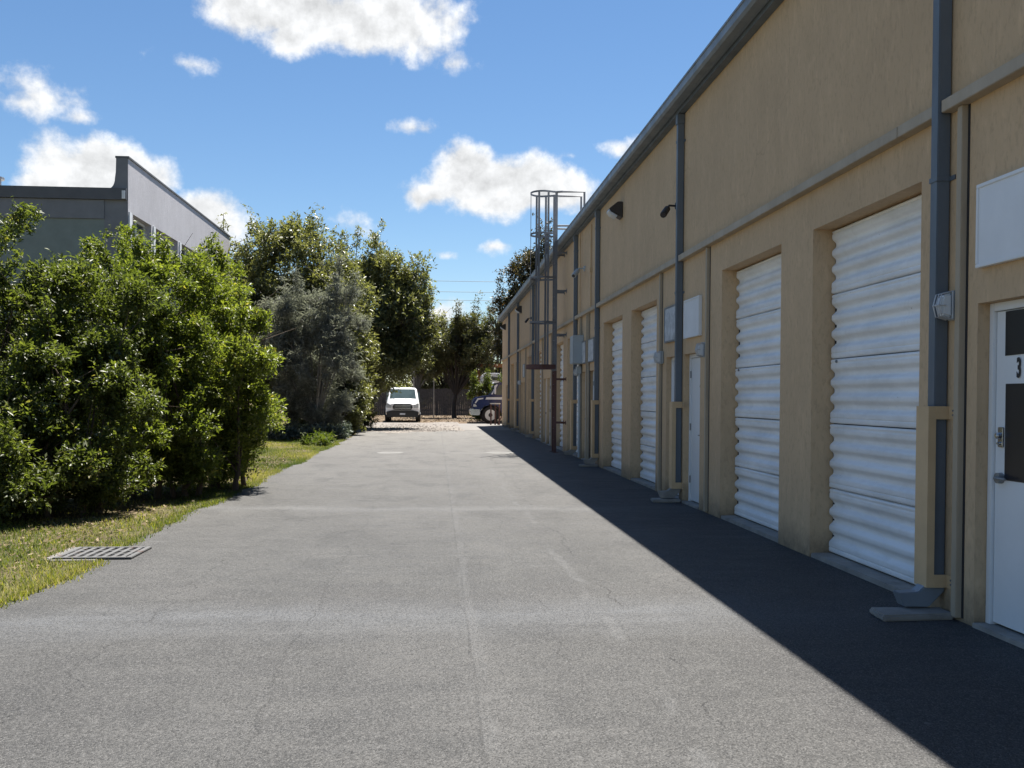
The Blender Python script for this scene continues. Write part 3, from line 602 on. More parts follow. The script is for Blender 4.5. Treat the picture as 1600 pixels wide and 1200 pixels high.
q = MB(); q.box(BX-.32, BX+.03, BY-.03, YF+.03, PT, PT+.05); q.build('coping', GREYD, gb)
# parapet end with a curved sweep down to the front fascia
pts = [(BX, 0), (BX, PT), (BX-.30, PT), (BX-.31, 7.35)] + [(BX-.33-.16*(1-cos(a_)), 7.2-.28*sin(a_)) for a_ in [pi/2*i/6 for i in range(7)]] + [(BX-.6, 6.9), (BX-.6, 0)]
q = MB(); q.prism(pts, 'y', BY, BY-.02); q.build('parapet_end', GREYF, gb)
XL = -26
q = MB(); q.box(XL, BX-.02, BY-.10, BY-.021, 6.62, 6.92); q.build('fascia', GREYD, gb)
q = MB(); q.box(XL, BX-.6, BY-.05, BY, 6.12, 6.61); q.build('front_band', GREYF, gb)
q = MB(); q.box(XL, BX-.6, BY-.015, BY+.2, 0, 6.115); q.build('front_wall', GREYG, gb)
q = MB(); q.box(XL, BX-.31, BY+.02, YF, 6.70, 6.82); q.build('roof', ROOFM, gb)
q = MB(); q.box(XL, BX-.3, YF-.1, YF, 0, 6.7); q.box(XL, XL+.2, BY+.2, YF-.1, 0, 6.69); q.build('rear_wall', GREYF, gb)
q = MB(); q.box(BX-.12, BX-.04, BY-.14, BY-.101, 6.64, 6.85); q.build('downspout_head', WTRIM, gb)
for y0, y1, z0, z1 in wins:
    q = MB(); q.box(BX-.235, BX-.21, y0+.06, y1-.06, z0+.06, z1-.06); wo = q.build('window', WGLASS, gb)
    q = MB()
    for s in (y0+.001, y1-.061, (y0+y1)/2-.03): q.box(BX-.245, BX-.17, s, s+.06, z0+.001, z1-.001)
    for s in (z0+.001, z1-.061, z0+2.3): q.box(BX-.246, BX-.172, y0+.061, y1-.061, s, s+.06)
    q.build('window_frame', WTRIM, wo)
for y in [BY+.12] + [(a_[1]+b_[0])/2 for a_, b_ in zip(wins, wins[1:])]:
    q = MB(); q.box(BX, BX+.035, y-.09, y+.09, 0, 6.33); q.build('pilaster', WTRIM, gb)
q = MB(); q.lathe((-11.9, 27, 6.8), 'z', [(0, .16), (.5, .16), (.5, .24), (.56, .24), (.58, .1)], 16); q.build('roof_vent', STEEL, gb)

# ------------------------------------------------------------------ vegetation
def leaves(name, mat, parent, cl, n, size, seed, asp=.42, per=9, droop=.25, spread=.9, shell=.5, curl=.18, off=(0, 0, 0), rbias=0):
    """cl: clumps (x,y,z,r). leaves in sprays on twigs that end in each clump"""
    g = np.random.default_rng(seed); cl = np.array(cl, float); p = cl[:, 3]**2; p /= p.sum()
    nt_ = max(1, n//per); ci = g.choice(len(cl), nt_, p=p)
    d = g.normal(size=(nt_, 3)); d[:, 2] += .35; d /= np.linalg.norm(d, axis=1)[:, None]
    rr = cl[ci, 3]*(shell + (1-shell)*g.random(nt_))*np.where(g.random(nt_) < .12, 1.28, 1)
    tip = cl[ci, :3] + d*rr[:, None]*np.array([1, 1, .85])
    tdir = d + g.normal(size=(nt_, 3))*.45; tdir[:, 2] += .25; tdir /= np.linalg.norm(tdir, axis=1)[:, None]
    tl = size*g.uniform(2.0, 4.0, nt_)
    k = np.repeat(np.arange(nt_), per); s = np.tile(np.linspace(0, 1, per), nt_)
    base = tip[k] - tdir[k]*(tl[k]*(1-s))[:, None]
    rv = g.normal(size=(len(k), 3)); rv -= tdir[k]*(rv*tdir[k]).sum(1)[:, None]; rv /= np.linalg.norm(rv, axis=1)[:, None]+1e-9
    ld = tdir[k]*(.45+.5*s[:, None]) + rv*spread; ld[:, 2] -= droop*g.random(len(k)); ld /= np.linalg.norm(ld, axis=1)[:, None]
    up = np.array([0, 0, 1.0]) + g.normal(size=(len(k), 3))*.55; sd_ = np.cross(ld, up); sd_ /= np.linalg.norm(sd_, axis=1)[:, None]+1e-9; nn = np.cross(sd_, ld)
    ln = size*g.uniform(.5, 1.4, len(k)); wd = ln*asp*.5
    b = base; m1 = b + ld*(ln*.45)[:, None] + sd_*wd[:, None] + nn*(ln*curl*.5)[:, None]; m2 = b + ld*(ln*.45)[:, None] - sd_*wd[:, None] + nn*(ln*curl*.5)[:, None]; e = b + ld*ln[:, None] - nn*(ln*curl*.5)[:, None]
    V = np.stack([b, m1, e, m2], 1).reshape(-1, 3) - np.array(off); nL = len(k)
    i = np.arange(nL)*4; F = np.stack([i, i+1, i+2, i, i+2, i+3], 1).reshape(-1)
    me = bpy.data.meshes.new(name); me.vertices.add(nL*4); me.vertices.foreach_set('co', V.astype(np.float32).ravel())
    me.loops.add(nL*6); me.loops.foreach_set('vertex_index', F.astype(np.int32)); me.polygons.add(nL*2)
    me.polygons.foreach_set('loop_start', (np.arange(nL*2)*3).astype(np.int32)); me.update(calc_edges=True)
    at = me.attributes.new('rnd', 'FLOAT', 'POINT'); tr_ = np.clip(g.normal(.42+rbias, .2, nt_), 0, 1); lv = np.clip(tr_[k]*.75 + .25*g.random(nL) + .12*s, 0, 1); at.data.foreach_set('value', np.repeat(lv, 4).astype(np.float32))
    me.materials.append(mat); o = bpy.data.objects.new(name, me); COL.objects.link(o)
    if parent: o.parent = parent
    return o
def clumps(ells, n, rng, rmin, rmax, hollow=.45, lead=0, ls=1):
    c = []
    vol = [e[3]*e[4]*e[5] for e in ells]
    while len(c) < n:
        e = rng.choices(ells, vol)[0]; d = Vector((rng.gauss(0, 1), rng.gauss(0, 1), rng.gauss(0, 1))).normalized()*(hollow+(1-hollow)*rng.random()**.7)
        z = e[2]+d.z*e[5]
        if z < .2: continue
        c.append((e[0]+d.x*e[3], e[1]+d.y*e[4], z, rng.uniform(rmin, rmax)))
    for _ in range(lead):                      # leading shoots that break the outline
        e = rng.choice(ells); a_ = rng.uniform(0, 2*pi); k = sqrt(rng.random())*.85; x, y = e[0]+cos(a_)*k*e[3], e[1]+sin(a_)*k*e[4]; z = e[2]+e[5]*sqrt(1-k*k)
        if any(((x-f[0])/f[3])**2+((y-f[1])/f[4])**2+((z-f[2])/f[5])**2 < .8 for f in ells if f is not e): continue
        lx, ly = rng.uniform(-.25, .25), rng.uniform(-.25, .25)
        for j in range(rng.randint(2, 4)): c.append((x+lx*j*rmax, y+ly*j*rmax, z+(.3+j*.62)*rmax*ls, rmax*(.55-.1*j)*(.5+.5*ls)))
    return c
def limbs(q, rng, base, fork, cl, r0, nb, seg=6):
    bx, by = base; f = Vector((bx+rng.uniform(-.1, .1), by+rng.uniform(-.1, .1), fork))
    q.tube([(bx, by, -.05), (bx+rng.uniform(-.05, .05), by, fork*.5), f], [r0*1.25, r0, r0*.85], 10)
    for c in rng.sample(cl, min(nb, len(cl))):
        e = Vector(c[:3]); m = f.lerp(e, .5) + Vector((rng.uniform(-.2, .2), rng.uniform(-.2, .2), rng.uniform(0, .25)))*min(1, (e-f).length*.4)
        rr = r0*rng.uniform(.3, .6); q.tube([f-Vector((0, 0, .05)), m, e], [rr, rr*.6, rr*.18], seg)
        for _ in range(2):
            w_ = m.lerp(e, rng.uniform(.2, .8)); v = w_ + Vector((rng.uniform(-1, 1), rng.uniform(-1, 1), rng.uniform(-.2, 1)))*.28*(e-f).length; q.tube([w_, v], [rr*.35, rr*.1], 5)
def plant(name, label, cat, base, ells, nc, rr, n, size, seed, lm, bm, r0, fork, nb, group=None, multi=1, cname='crown', tname='trunk', **kw):
    rng = random.Random(seed); t = thing(name, label, cat, (base[0], base[1], 0), 0, group)
    cl = clumps(ells, nc, rng, *rr, hollow=kw.pop('hollow', .45), lead=kw.pop('lead', 10), ls=kw.pop('ls', 1))
    q = MB()
    for k in range(multi):
        b = (base[0] + (rng.uniform(-.5, .5) if multi > 1 else 0), base[1] + (rng.uniform(-.5, .5) if multi > 1 else 0)); limbs(q, rng, b, fork*rng.uniform(.7, 1.2), cl, r0*rng.uniform(.7, 1.1), max(3, nb//multi))
    q.build(tname, bm, t, smooth=True)
    leaves(cname, lm, t, cl, n, size, seed, off=(base[0], base[1], 0), **kw); return t
SHR = 'tall shrubs beside the lane'
def shrub(lab, base, ells, n, seed, lm=LSH, nc=125, rr=(.14, .38), **kw):
    return plant('tall_shrub', lab, 'shrub', base, ells, nc, rr, int(n*1.3), .066, seed, lm, BARK, .045, .35, 26, SHR, 5, cname='foliage', tname='stems', lead=12, ls=.62, **kw)
shrub('tall leafy shrub with a spire of bright new leaves in front of the grey building', (-6.0, 13.1), [(-6.0, 13.1, 1.5, 1.3, 1.3, 1.5), (-5.6, 12.9, 3.0, .42, .45, 1.0), (-5.5, 12.9, 2.0, .7, .6, .7), (-6.5, 12.9, 2.6, .8, .8, .8)], 42000, 11, LSH2)
shrub('rounded dense shrub standing by the storm drain grate', (-4.7, 12.6), [(-4.7, 12.6, 1.1, 1.15, 1.0, 1.2), (-4.6, 13.2, 2.4, .9, .85, .8), (-4.8, 11.9, .6, .9, .6, .6)], 46000, 12, LSH2)
shrub('yellow-green shrub leaning towards the lane behind the grate shrub', (-4.0, 14.6), [(-4.0, 14.6, 1.3, .95, 1.0, 1.3), (-4.1, 14.7, 2.8, .9, .9, .85), (-3.9, 13.7, .6, .6, .6, .6)], 46000, 13)
shrub('bright yellow-green shrub bulging farthest over the lane edge', (-3.55, 16.0), [(-3.5, 16.0, 1.4, .85, 1.2, 1.3), (-3.7, 16.2, 2.8, .75, .9, .95), (-2.95, 15.2, 1.9, .5, .6, .7), (-2.85, 15.6, 1.2, .4, .5, .5)], 48000, 14, LSH, rbias=.12)
shrub('low dark shrub crouching at the foot of the spire-topped shrub', (-5.6, 11.6), [(-5.9, 11.6, .7, 1.0, .6, .8), (-5.1, 11.4, .5, .6, .5, .5)], 26000, 18, LSH2)
shrub('dark shrub against the grey building behind the spire-topped shrub', (-8.3, 17), [(-8.3, 17, 1.9, 1.6, 1.4, 1.9), (-7.4, 16.5, 2.6, 1, 1, 1.0)], 36000, 15, LSH2)
shrub('broad shrub in front of the grey building windows', (-6.2, 18.2), [(-6.1, 18.2, 2.0, 1.5, 1.3, 2.0), (-5.6, 17.8, 3.5, .9, .9, .6)], 38000, 16)
shrub('last tall shrub before the silver ground cover', (-5.1, 20.5), [(-5.1, 20.5, 1.8, 1.2, 1.2, 1.8), (-4.6, 20.2, 3.4, .7, .7, .9)], 32000, 17)
# trees down the left side
TRL = 'trees along the left of the lane'
def tree(lab, base, ells, nc, rr, n, size, seed, lm, bm=BARKD, r0=.16, fork=1.6, nb=26, group=TRL, multi=1, **kw):
    return plant('tree', lab, 'tree', base, ells, nc, rr, n, size, seed, lm, bm, r0, fork, nb, group, multi, **kw)
tree('tall olive-green tree beside the far end of the grey building', (-5.6, 38.5), [(-5.6, 38.5, 4.1, 2.6, 2.2, 3.3), (-5.6, 38.5, 6.8, 2.0, 1.5, 1.5), (-7.4, 38.9, 5.6, 1.2, 1.2, 2.1), (-4.0, 39.5, 5.0, 1.4, 1.3, 1.9)], 250, (.45, .8), 78000, .15, 21, LTR, lead=24, ls=.6)
tree('wide olive-green tree reaching out above the white van', (-4.1, 46.8), [(-3.1, 46.5, 4.9, 3.0, 2.4, 3.3), (-2.9, 46.5, 7.3, 2.5, 1.8, 1.4), (-1.3, 46.3, 5.2, 1.3, 1.5, 2.3)], 280, (.45, .85), 84000, .16, 22, LTR, lead=24, ls=.6)
tree('grey-green feathery tree with drooping fine foliage before the olive trees', (-4.3, 34.5), [(-4.4, 34.5, 2.7, 1.7, 1.3, 2.4), (-4.0, 34.5, 4.4, 1.5, 1.1, 1.0), (-5.6, 34.2, 3.4, 1.1, .9, 1.4)], 170, (.25, .5), 60000, .15, 23, LGR, BARKP, .09, .8, 40, asp=.12, droop=.7, spread=.6, per=12)
tree('dark bushy tree filling the gap behind the feathery tree', (-4.4, 41.0), [(-4.8, 41, 2.6, 2.2, 1.8, 2.7), (-3.8, 42.5, 2.4, 1.1, 1.3, 2.2)], 150, (.4, .75), 56000, .15, 24, LTR, multi=3, fork=.7, r0=.09)
tree('dark tree behind the grey building roof edge', (-9.2, 43), [(-9.2, 43, 4.4, 2.6, 2, 3.2)], 100, (.5, .85), 30000, .16, 25, LTR)
tree('low dark shrub-like tree beside the gravel patch', (-3.7, 38.3), [(-3.7, 38.3, 1.3, .95, 1.1, 1.3)], 60, (.3, .5), 20000, .13, 26, LTR, multi=3, fork=.4, r0=.05)
tree('low dark leafy shrub at the foot of the wide tree', (-3.75, 45.3), [(-3.75, 45.3, 1.2, 1.0, 1.0, 1.3)], 60, (.3, .5), 18000, .14, 28, LTR, multi=3, fork=.4, r0=.05)
tree('dense dark tree between the feathery tree and the white van', (-5.4, 51.5), [(-5.2, 51.5, 3.4, 1.5, 1.5, 3.0)], 90, (.45, .8), 30000, .16, 27, LTR, multi=2, fork=.9, r0=.1)
# trees beyond the end of the lane
TRB = 'trees beyond the end of the lane'
tree('dusty olive tree with a bare forked trunk behind the blue truck', (1.3, 70), [(1.5, 70, 5.4, 2.6, 2.2, 2.2), (.2, 70, 4.8, 1.5, 1.3, 1.9), (3.0, 70, 5.4, 1.5, 1.3, 2.0)], 170, (.4, .8), 46000, .18, 31, LBK, BARKD, .2, 2.2, 30, TRB, hollow=.3)
tree('tall brown-green tree rising behind the far end of the warehouse', (7.0, 61), [(7.0, 61, 5.5, 3.2, 2.6, 3.8), (6.6, 61, 8.9, 2.0, 1.8, 1.9), (5.0, 60.5, 5.8, 1.5, 1.5, 2.6)], 230, (.5, .95), 72000, .2, 32, LBR, BARKD, .25, 2.0, 30, TRB)
tree('thin pale tree behind the fence beyond the white van', (-1.6, 82), [(-1.6, 82, 5.2, 2.2, 2, 2.6)], 80, (.4, .8), 20000, .18, 33, LBK, BARKP, .14, 2.2, 26, TRB, hollow=.3)
tree('dusty tree beyond the parked white car', (-6.5, 84), [(-6.5, 84, 4.6, 3.2, 2.4, 3.8)], 100, (.5, .9), 26000, .2, 34, LTR, BARKD, .18, 1.8, 26, TRB)
tree('dark tree behind the rusty frame', (5.2, 84), [(5.2, 84, 4.2, 3.4, 2.4, 3.8)], 100, (.5, .9), 28000, .2, 35, LTR, BARKD, .2, 1.8, 26, TRB)
tree('broad tree at the back of the yard in line with the lane', (.8, 92), [(.8, 92, 4.2, 3.6, 2.4, 3.6)], 100, (.5, .9), 28000, .2, 36, LBK, BARKD, .2, 1.8, 26, TRB)
tree('distant tree filling the skyline left of the lane', (-12, 78), [(-12, 78, 4.4, 4, 3, 4.2)], 90, (.6, 1), 22000, .22, 37, LTR, BARKD, .2, 1.8, 20, TRB)
tree('distant tree behind the warehouse roof', (13, 75), [(13, 75, 5, 4, 3, 4.6)], 90, (.6, 1), 22000, .22, 38, LBR, BARKD, .2, 1.8, 20, TRB)
tl = []; rt = random.Random(19)
for i_ in range(800):
    ang = rt.uniform(-.75, .75); dd = rt.uniform(105, 135); x_ = sin(ang)*dd; hh = 5.2 + 1.6*sin(x_*.21) + 1.2*sin(x_*.53+1)
    tl.append((x_, cos(ang)*dd, rt.uniform(.8, hh), rt.uniform(1.2, 2.0)))
stuff(leaves('far_woodland', LTR, None, tl, 110000, .5, 39), 'far dark belt of woodland closing the view behind the yard', 'woodland')
plant('hedge', 'clipped green hedge between the blue truck and the white camper', 'hedge', (3.4, 61.5), [(2.9, 62.5, 1.3, .9, .7, 1.1), (4.4, 62.5, 1.3, 1.2, .7, 1.1)], 70, (.3, .5), 24000, .14, 41, LSH2, BARKD, .05, .4, 14, None, 3, cname='foliage', tname='stems')
# silver ground cover patch
rc = random.Random(8)
gc = [(rc.uniform(-6.6, -3.25), rc.uniform(33.2, 37.5), rc.uniform(.12, .35), rc.uniform(.2, .34)) for _ in range(130)]
stuff(leaves('ground_cover', LGC, None, gc, 22000, .10, 51, asp=.6), 'patch of silvery green ground cover under the feathery tree', 'ground cover')
gc = [(rc.uniform(-4.1, -3.35), rc.uniform(29.5, 32.5), rc.uniform(.05, .16), rc.uniform(.12, .24)) for _ in range(26)]
stuff(leaves('weeds', GRASSM, None, gc, 3500, .12, 52, asp=.35, rbias=-.3), 'fresh green weeds at the lane edge before the ground cover', 'weeds')

# grass verge
def grass():
    g_ = np.random.default_rng(77); n = 120000
    Y = 5.2 + (g_.random(n)**1.7)*29; X = np.array([edge_x(y) for y in Y]) + .02 - g_.random(n)**1.15*(3.4+.0*Y)
    ne = 16000; Ye = 5.2+(g_.random(ne)**1.5)*29; Xe = np.array([edge_x(y) for y in Ye]) + g_.normal(size=ne)*.055 + .03*np.sin(Ye*6)*np.sin(Ye*2.3); Xe -= .02; X = np.concatenate([X, Xe]); Y = np.concatenate([Y, Ye]); n = len(X)
    keep = (np.sin(X*3.1+Y*1.3)+np.sin(X*1.3-Y*2.7)+g_.normal(size=n)*.8) > -1.0
    sh = ((X < -3.75) & (Y > 12.0) & (Y < 21) & (g_.random(n) < .8)); keep &= ~sh
    gx = (X > -3.50) & (X < -2.6) & (Y > 8.9) & (Y < 9.7); keep &= ~gx
    X, Y = X[keep], Y[keep]; n = len(X); h = g_.uniform(.015, .055, n)*(.75+.5*np.sin(X*2+Y)**2); a = g_.random(n)*2*pi; ln = g_.uniform(.2, 1.1, n)*h
    wd = g_.uniform(.003, .006, n)*(1+Y*.03); dx, dy = np.cos(a), np.sin(a); b = np.stack([X, Y, np.zeros(n)], 1); s = np.stack([-dy*wd, dx*wd, np.zeros(n)], 1); t = np.stack([X+dx*ln, Y+dy*ln, h], 1)
    V = np.stack([b-s, b+s, t], 1).reshape(-1, 3); me = bpy.data.meshes.new('grass'); me.vertices.add(n*3); me.vertices.foreach_set('co', V.astype(np.float32).ravel())
    me.loops.add(n*3); me.loops.foreach_set('vertex_index', np.arange(n*3, dtype=np.int32)); me.polygons.add(n); me.polygons.foreach_set('loop_start', (np.arange(n)*3).astype(np.int32)); me.update(calc_edges=True)
    v = np.clip(.55+.22*np.sin(X*1.9+Y*.8)+.2*np.sin(Y*1.1)+g_.normal(size=n)*.22, 0, 1); at = me.attributes.new('rnd', 'FLOAT', 'POINT'); at.data.foreach_set('value', np.repeat(v, 3).astype(np.float32))
    me.materials.append(GRASSM); o = bpy.data.objects.new('grass', me); COL.objects.link(o); stuff(o, 'patchy yellow-green grass verge along the asphalt lane', 'grass')
grass()
def litter(name, lab, n, fx, fy, size, seed, z=.012):
    g_ = np.random.default_rng(seed); X, Y = fx(g_, n), fy(g_, n); a = g_.random(n)*2*pi; s = size*g_.uniform(.5, 1.3, n)
    if callable(z): Z = z(X, Y)
    else: Z = np.full(n, z)
    dx, dy = np.cos(a)*s, np.sin(a)*s; tz = g_.uniform(-.3, .5, n)*s
    b = np.stack([X-dx*.5, Y-dy*.5, Z], 1); t = np.stack([X+dx*.5, Y+dy*.5, Z+np.abs(tz)], 1); p = np.stack([X-dy*.28, Y+dx*.28, Z+np.abs(tz)*.6], 1); q = np.stack([X+dy*.28, Y-dx*.28, Z+.002], 1)
    V = np.stack([b, p, t, q], 1).reshape(-1, 3); me = bpy.data.meshes.new(name); me.vertices.add(n*4); me.vertices.foreach_set('co', V.astype(np.float32).ravel()); i = np.arange(n)*4
    me.loops.add(n*6); me.loops.foreach_set('vertex_index', np.stack([i, i+1, i+2, i, i+2, i+3], 1).ravel().astype(np.int32)); me.polygons.add(n*2); me.polygons.foreach_set('loop_start', (np.arange(n*2)*3).astype(np.int32)); me.update(calc_edges=True)
    at = me.attributes.new('rnd', 'FLOAT', 'POINT'); at.data.foreach_set('value', np.repeat(g_.random(n), 4).astype(np.float32)); me.materials.append(LITTER); o = bpy.data.objects.new(name, me); COL.objects.link(o); return stuff(o, lab, 'leaves')
litter('leaf_litter', 'dry brown leaves lying under the shrubs on the verge', 8000, lambda g_, n: -3.3 - g_.random(n)**.8*3.6, lambda g_, n: g_.uniform(7, 24, n), .055, 61, .02)
litter('leaf_litter', 'fallen leaves scattered over the yard around the white van', 9000, lambda g_, n: g_.uniform(-9, 9, n), lambda g_, n: 57+g_.random(n)*25, .14, 62, .02)
def stones():
    r_ = random.Random(9); q = MB()
    for _ in range(900):
        x = r_.gauss(-1.6, 1.3); y = 42 + abs(r_.gauss(0, 5)); s = r_.uniform(.02, .06)
        if x > 1.4 or y > 57: continue
        n = len(q.v); q.v += [(x-s, y, .008), (x, y-s, .008), (x+s, y, .008), (x, y+s, .008), (x+r_.uniform(-.3, .3)*s, y+r_.uniform(-.3, .3)*s, .008+s*.8)]
        for f in ((0, 1, 4), (1, 2, 4), (2, 3, 4), (3, 0, 4)): q.f.append(tuple(n+i for i in f)); q.mi.append(0)
    stuff(q.build('loose_stones', GRAV), 'loose pale stones strewn over the gravel apron', 'stones')
stones()

# ------------------------------------------------------------------ storm drain grate
t = thing('drain_grate', 'iron storm drain grate in a concrete collar at the verge', 'grate', (-3.12, 9.3, 0))
q = MB(); q.box(-3.47, -2.77, 8.98, 9.62, .006, .012); q.build('pit', HOLE, t)
q = MB()
for a_ in ((-3.47, -3.42, 8.98, 9.62), (-2.82, -2.77, 8.98, 9.62), (-3.42, -2.82, 8.98, 9.03), (-3.42, -2.82, 9.57, 9.62)): q.box(a_[0], a_[1], a_[2], a_[3], .0125, .026)
q.build('frame', IRON, t, bevel=.004)
for i in range(7):
    x = -3.42+.6*(i+.5)/7; q = MB(); q.box(x-.02, x+.02, 9.03, 9.57, .0125, .024); q.build('bar', IRON, t)
for y in (9.2, 9.4): q = MB(); q.box(-3.42, -2.82, y-.012, y+.012, .0125, .021); q.build('cross_bar', IRON, t)
q = MB(); q.box(-3.56, -3.475, 8.92, 9.68, -.02, .014); q.box(-3.475, -3.05, 8.90, 8.975, -.02, .012); q.build('collar', CONCD, t, bevel=.01)

# ------------------------------------------------------------------ vehicles
def wheel(q_name, parent, c, axis, R, w_, rim=STEEL):
    q = MB(); q.lathe(c, axis, [(-w_/2, R*.62), (-w_/2, R*.93), (-w_*.35, R), (w_*.35, R), (w_/2, R*.93), (w_/2, R*.62)], 24); ty = q.build(q_name, RUBBER, parent, smooth=True)
    q = MB(); q.lathe(c, axis, [(-w_*.56, R*.2), (-w_*.56, R*.25), (-w_*.52, R*.5), (-w_*.54, R*.64), (w_*.54, R*.64), (w_*.52, R*.5), (w_*.56, R*.25), (w_*.56, R*.2)], 20); q.build('rim', rim, ty, smooth=True)
    q = MB(); q.lathe(c, axis, [(-w_*.6, R*.24), (w_*.6, R*.24)], 12); q.build('hub', PLAST, ty)
def loft(stations):
    """stations: (y, [(halfwidth, z)...]) sections from the bottom centre up to the roof centre, mirrored"""
    q = MB(); k = len(stations[0][1]); rings = []
    for y, sec in stations:
        n = len(q.v); q.v += [(h, y, z) for h, z in sec] + [(-h, y, z) for h, z in reversed(sec)]; rings.append(n)
    m = 2*k
    for a_, b_ in zip(rings, rings[1:]):
        for i in range(m): q.f.append((a_+i, a_+(i+1) % m, b_+(i+1) % m, b_+i)); q.mi.append(0)
    q.f.append(tuple(range(rings[0]+m-1, rings[0]-1, -1))); q.f.append(tuple(range(rings[-1], rings[-1]+m))); q.mi += [0, 0]; return q
def van():
    # origin under the nose, nose towards -y
    t = thing('white_van', 'white cargo van with dark grille facing down the lane from the gravel', 'van', (-2.0, 57.2, 0), .02)
    def sec(zb, wb, zm, wm, zt, wt): return [(wb*.98, zb), (wb, zb+.08), (wm, zm), ((wm*.55+wt*.45), zm+(zt-zm)*.5), (wt, zt-.10), (wt-.10, zt-.02), (wt*.5, zt)]
    st = [(.0, sec(.50, .84, .78, .88, 1.12, .78)), (.08, sec(.46, .95, .80, .97, 1.18, .84)), (.35, sec(.44, .99, .86, 1.0, 1.26, .88)), (.85, sec(.44, 1.0, .92, 1.01, 1.36, .90)),
          (1.02, sec(.44, 1.0, .95, 1.02, 1.40, .90)), (1.72, sec(.44, 1.0, 1.0, 1.02, 2.03, .80)), (2.0, sec(.44, 1.0, 1.0, 1.02, 2.10, .82)), (5.3, sec(.44, 1.0, 1.0, 1.02, 2.12, .82)), (5.5, sec(.34, .97, .95, .99, 2.08, .80))]
    b = loft(st).build('body', VANW, t, smooth=True)
    q = MB(); q.quad((.80, 1.075, 1.405), (-.80, 1.075, 1.405), (-.715, 1.685, 1.975), (.715, 1.685, 1.975)); 
    q.v = [(x, y-.028, z+.022) for x, y, z in q.v]; q.quad(*[(x, y+.02, z-.02) for x, y, z in q.v]); q.build('windshield', WGLASS, t)
    q = MB(); q.prism([(-.52, .76), (.52, .76), (.60, .92), (.48, 1.10), (-.48, 1.10), (-.60, .92)], 'y', -.035, .03); gr_ = q.build('grille', PLAST, t, bevel=.01)
    for z in (.84, .93, 1.02): q = MB(); q.box(-.48, .48, -.055, -.036, z-.013, z+.013); q.build('grille_bar', CHROME, gr_)
    q = MB(); q.prism([(-.92, .32), (.92, .32), (.96, .64), (.62, .72), (-.62, .72), (-.96, .64)], 'y', -.07, .06); q.build('bumper', PLAST, t, bevel=.02)
    for s in (-1, 1):
        q = MB(); q.prism([(s*.66, .86), (s*.95, .88), (s*.95, 1.12), (s*.86, 1.15), (s*.64, 1.0)], 'y', -.012, .12); q.build('headlight', HEADL, t, bevel=.01)
        q = MB(); q.box(s*1.04, s*1.24, 1.10, 1.22, 1.13, 1.46); m_ = q.build('mirror', PLAST, t, bevel=.03); q = MB(); q.tube([(s*.95, 1.2, 1.25), (s*1.08, 1.17, 1.25)], .03, 8); q.build('mirror_arm', PLAST, m_)
        q = MB(); q.prism([(1.35, 1.22), (2.4, 1.22), (2.4, 1.82), (1.80, 1.82)], 'x', s*.985, s*.93); q.build('side_window', WGLASS, t)
        for y in (.95, 4.4): wheel('wheel', t, (s*.91, y, .37), 'x', .37, .27)
    q = MB(); q.tube([(-.6, 1.02, 1.40), (-.05, .99, 1.37)], .012, 6); q.tube([(.1, 1.02, 1.40), (.65, .99, 1.38)], .012, 6); q.build('wiper', PLAST, t)
    q = MB(); q.box(-.16, .16, -.082, -.071, .46, .56); q.build('licence_plate', STRIPE, t)
van()
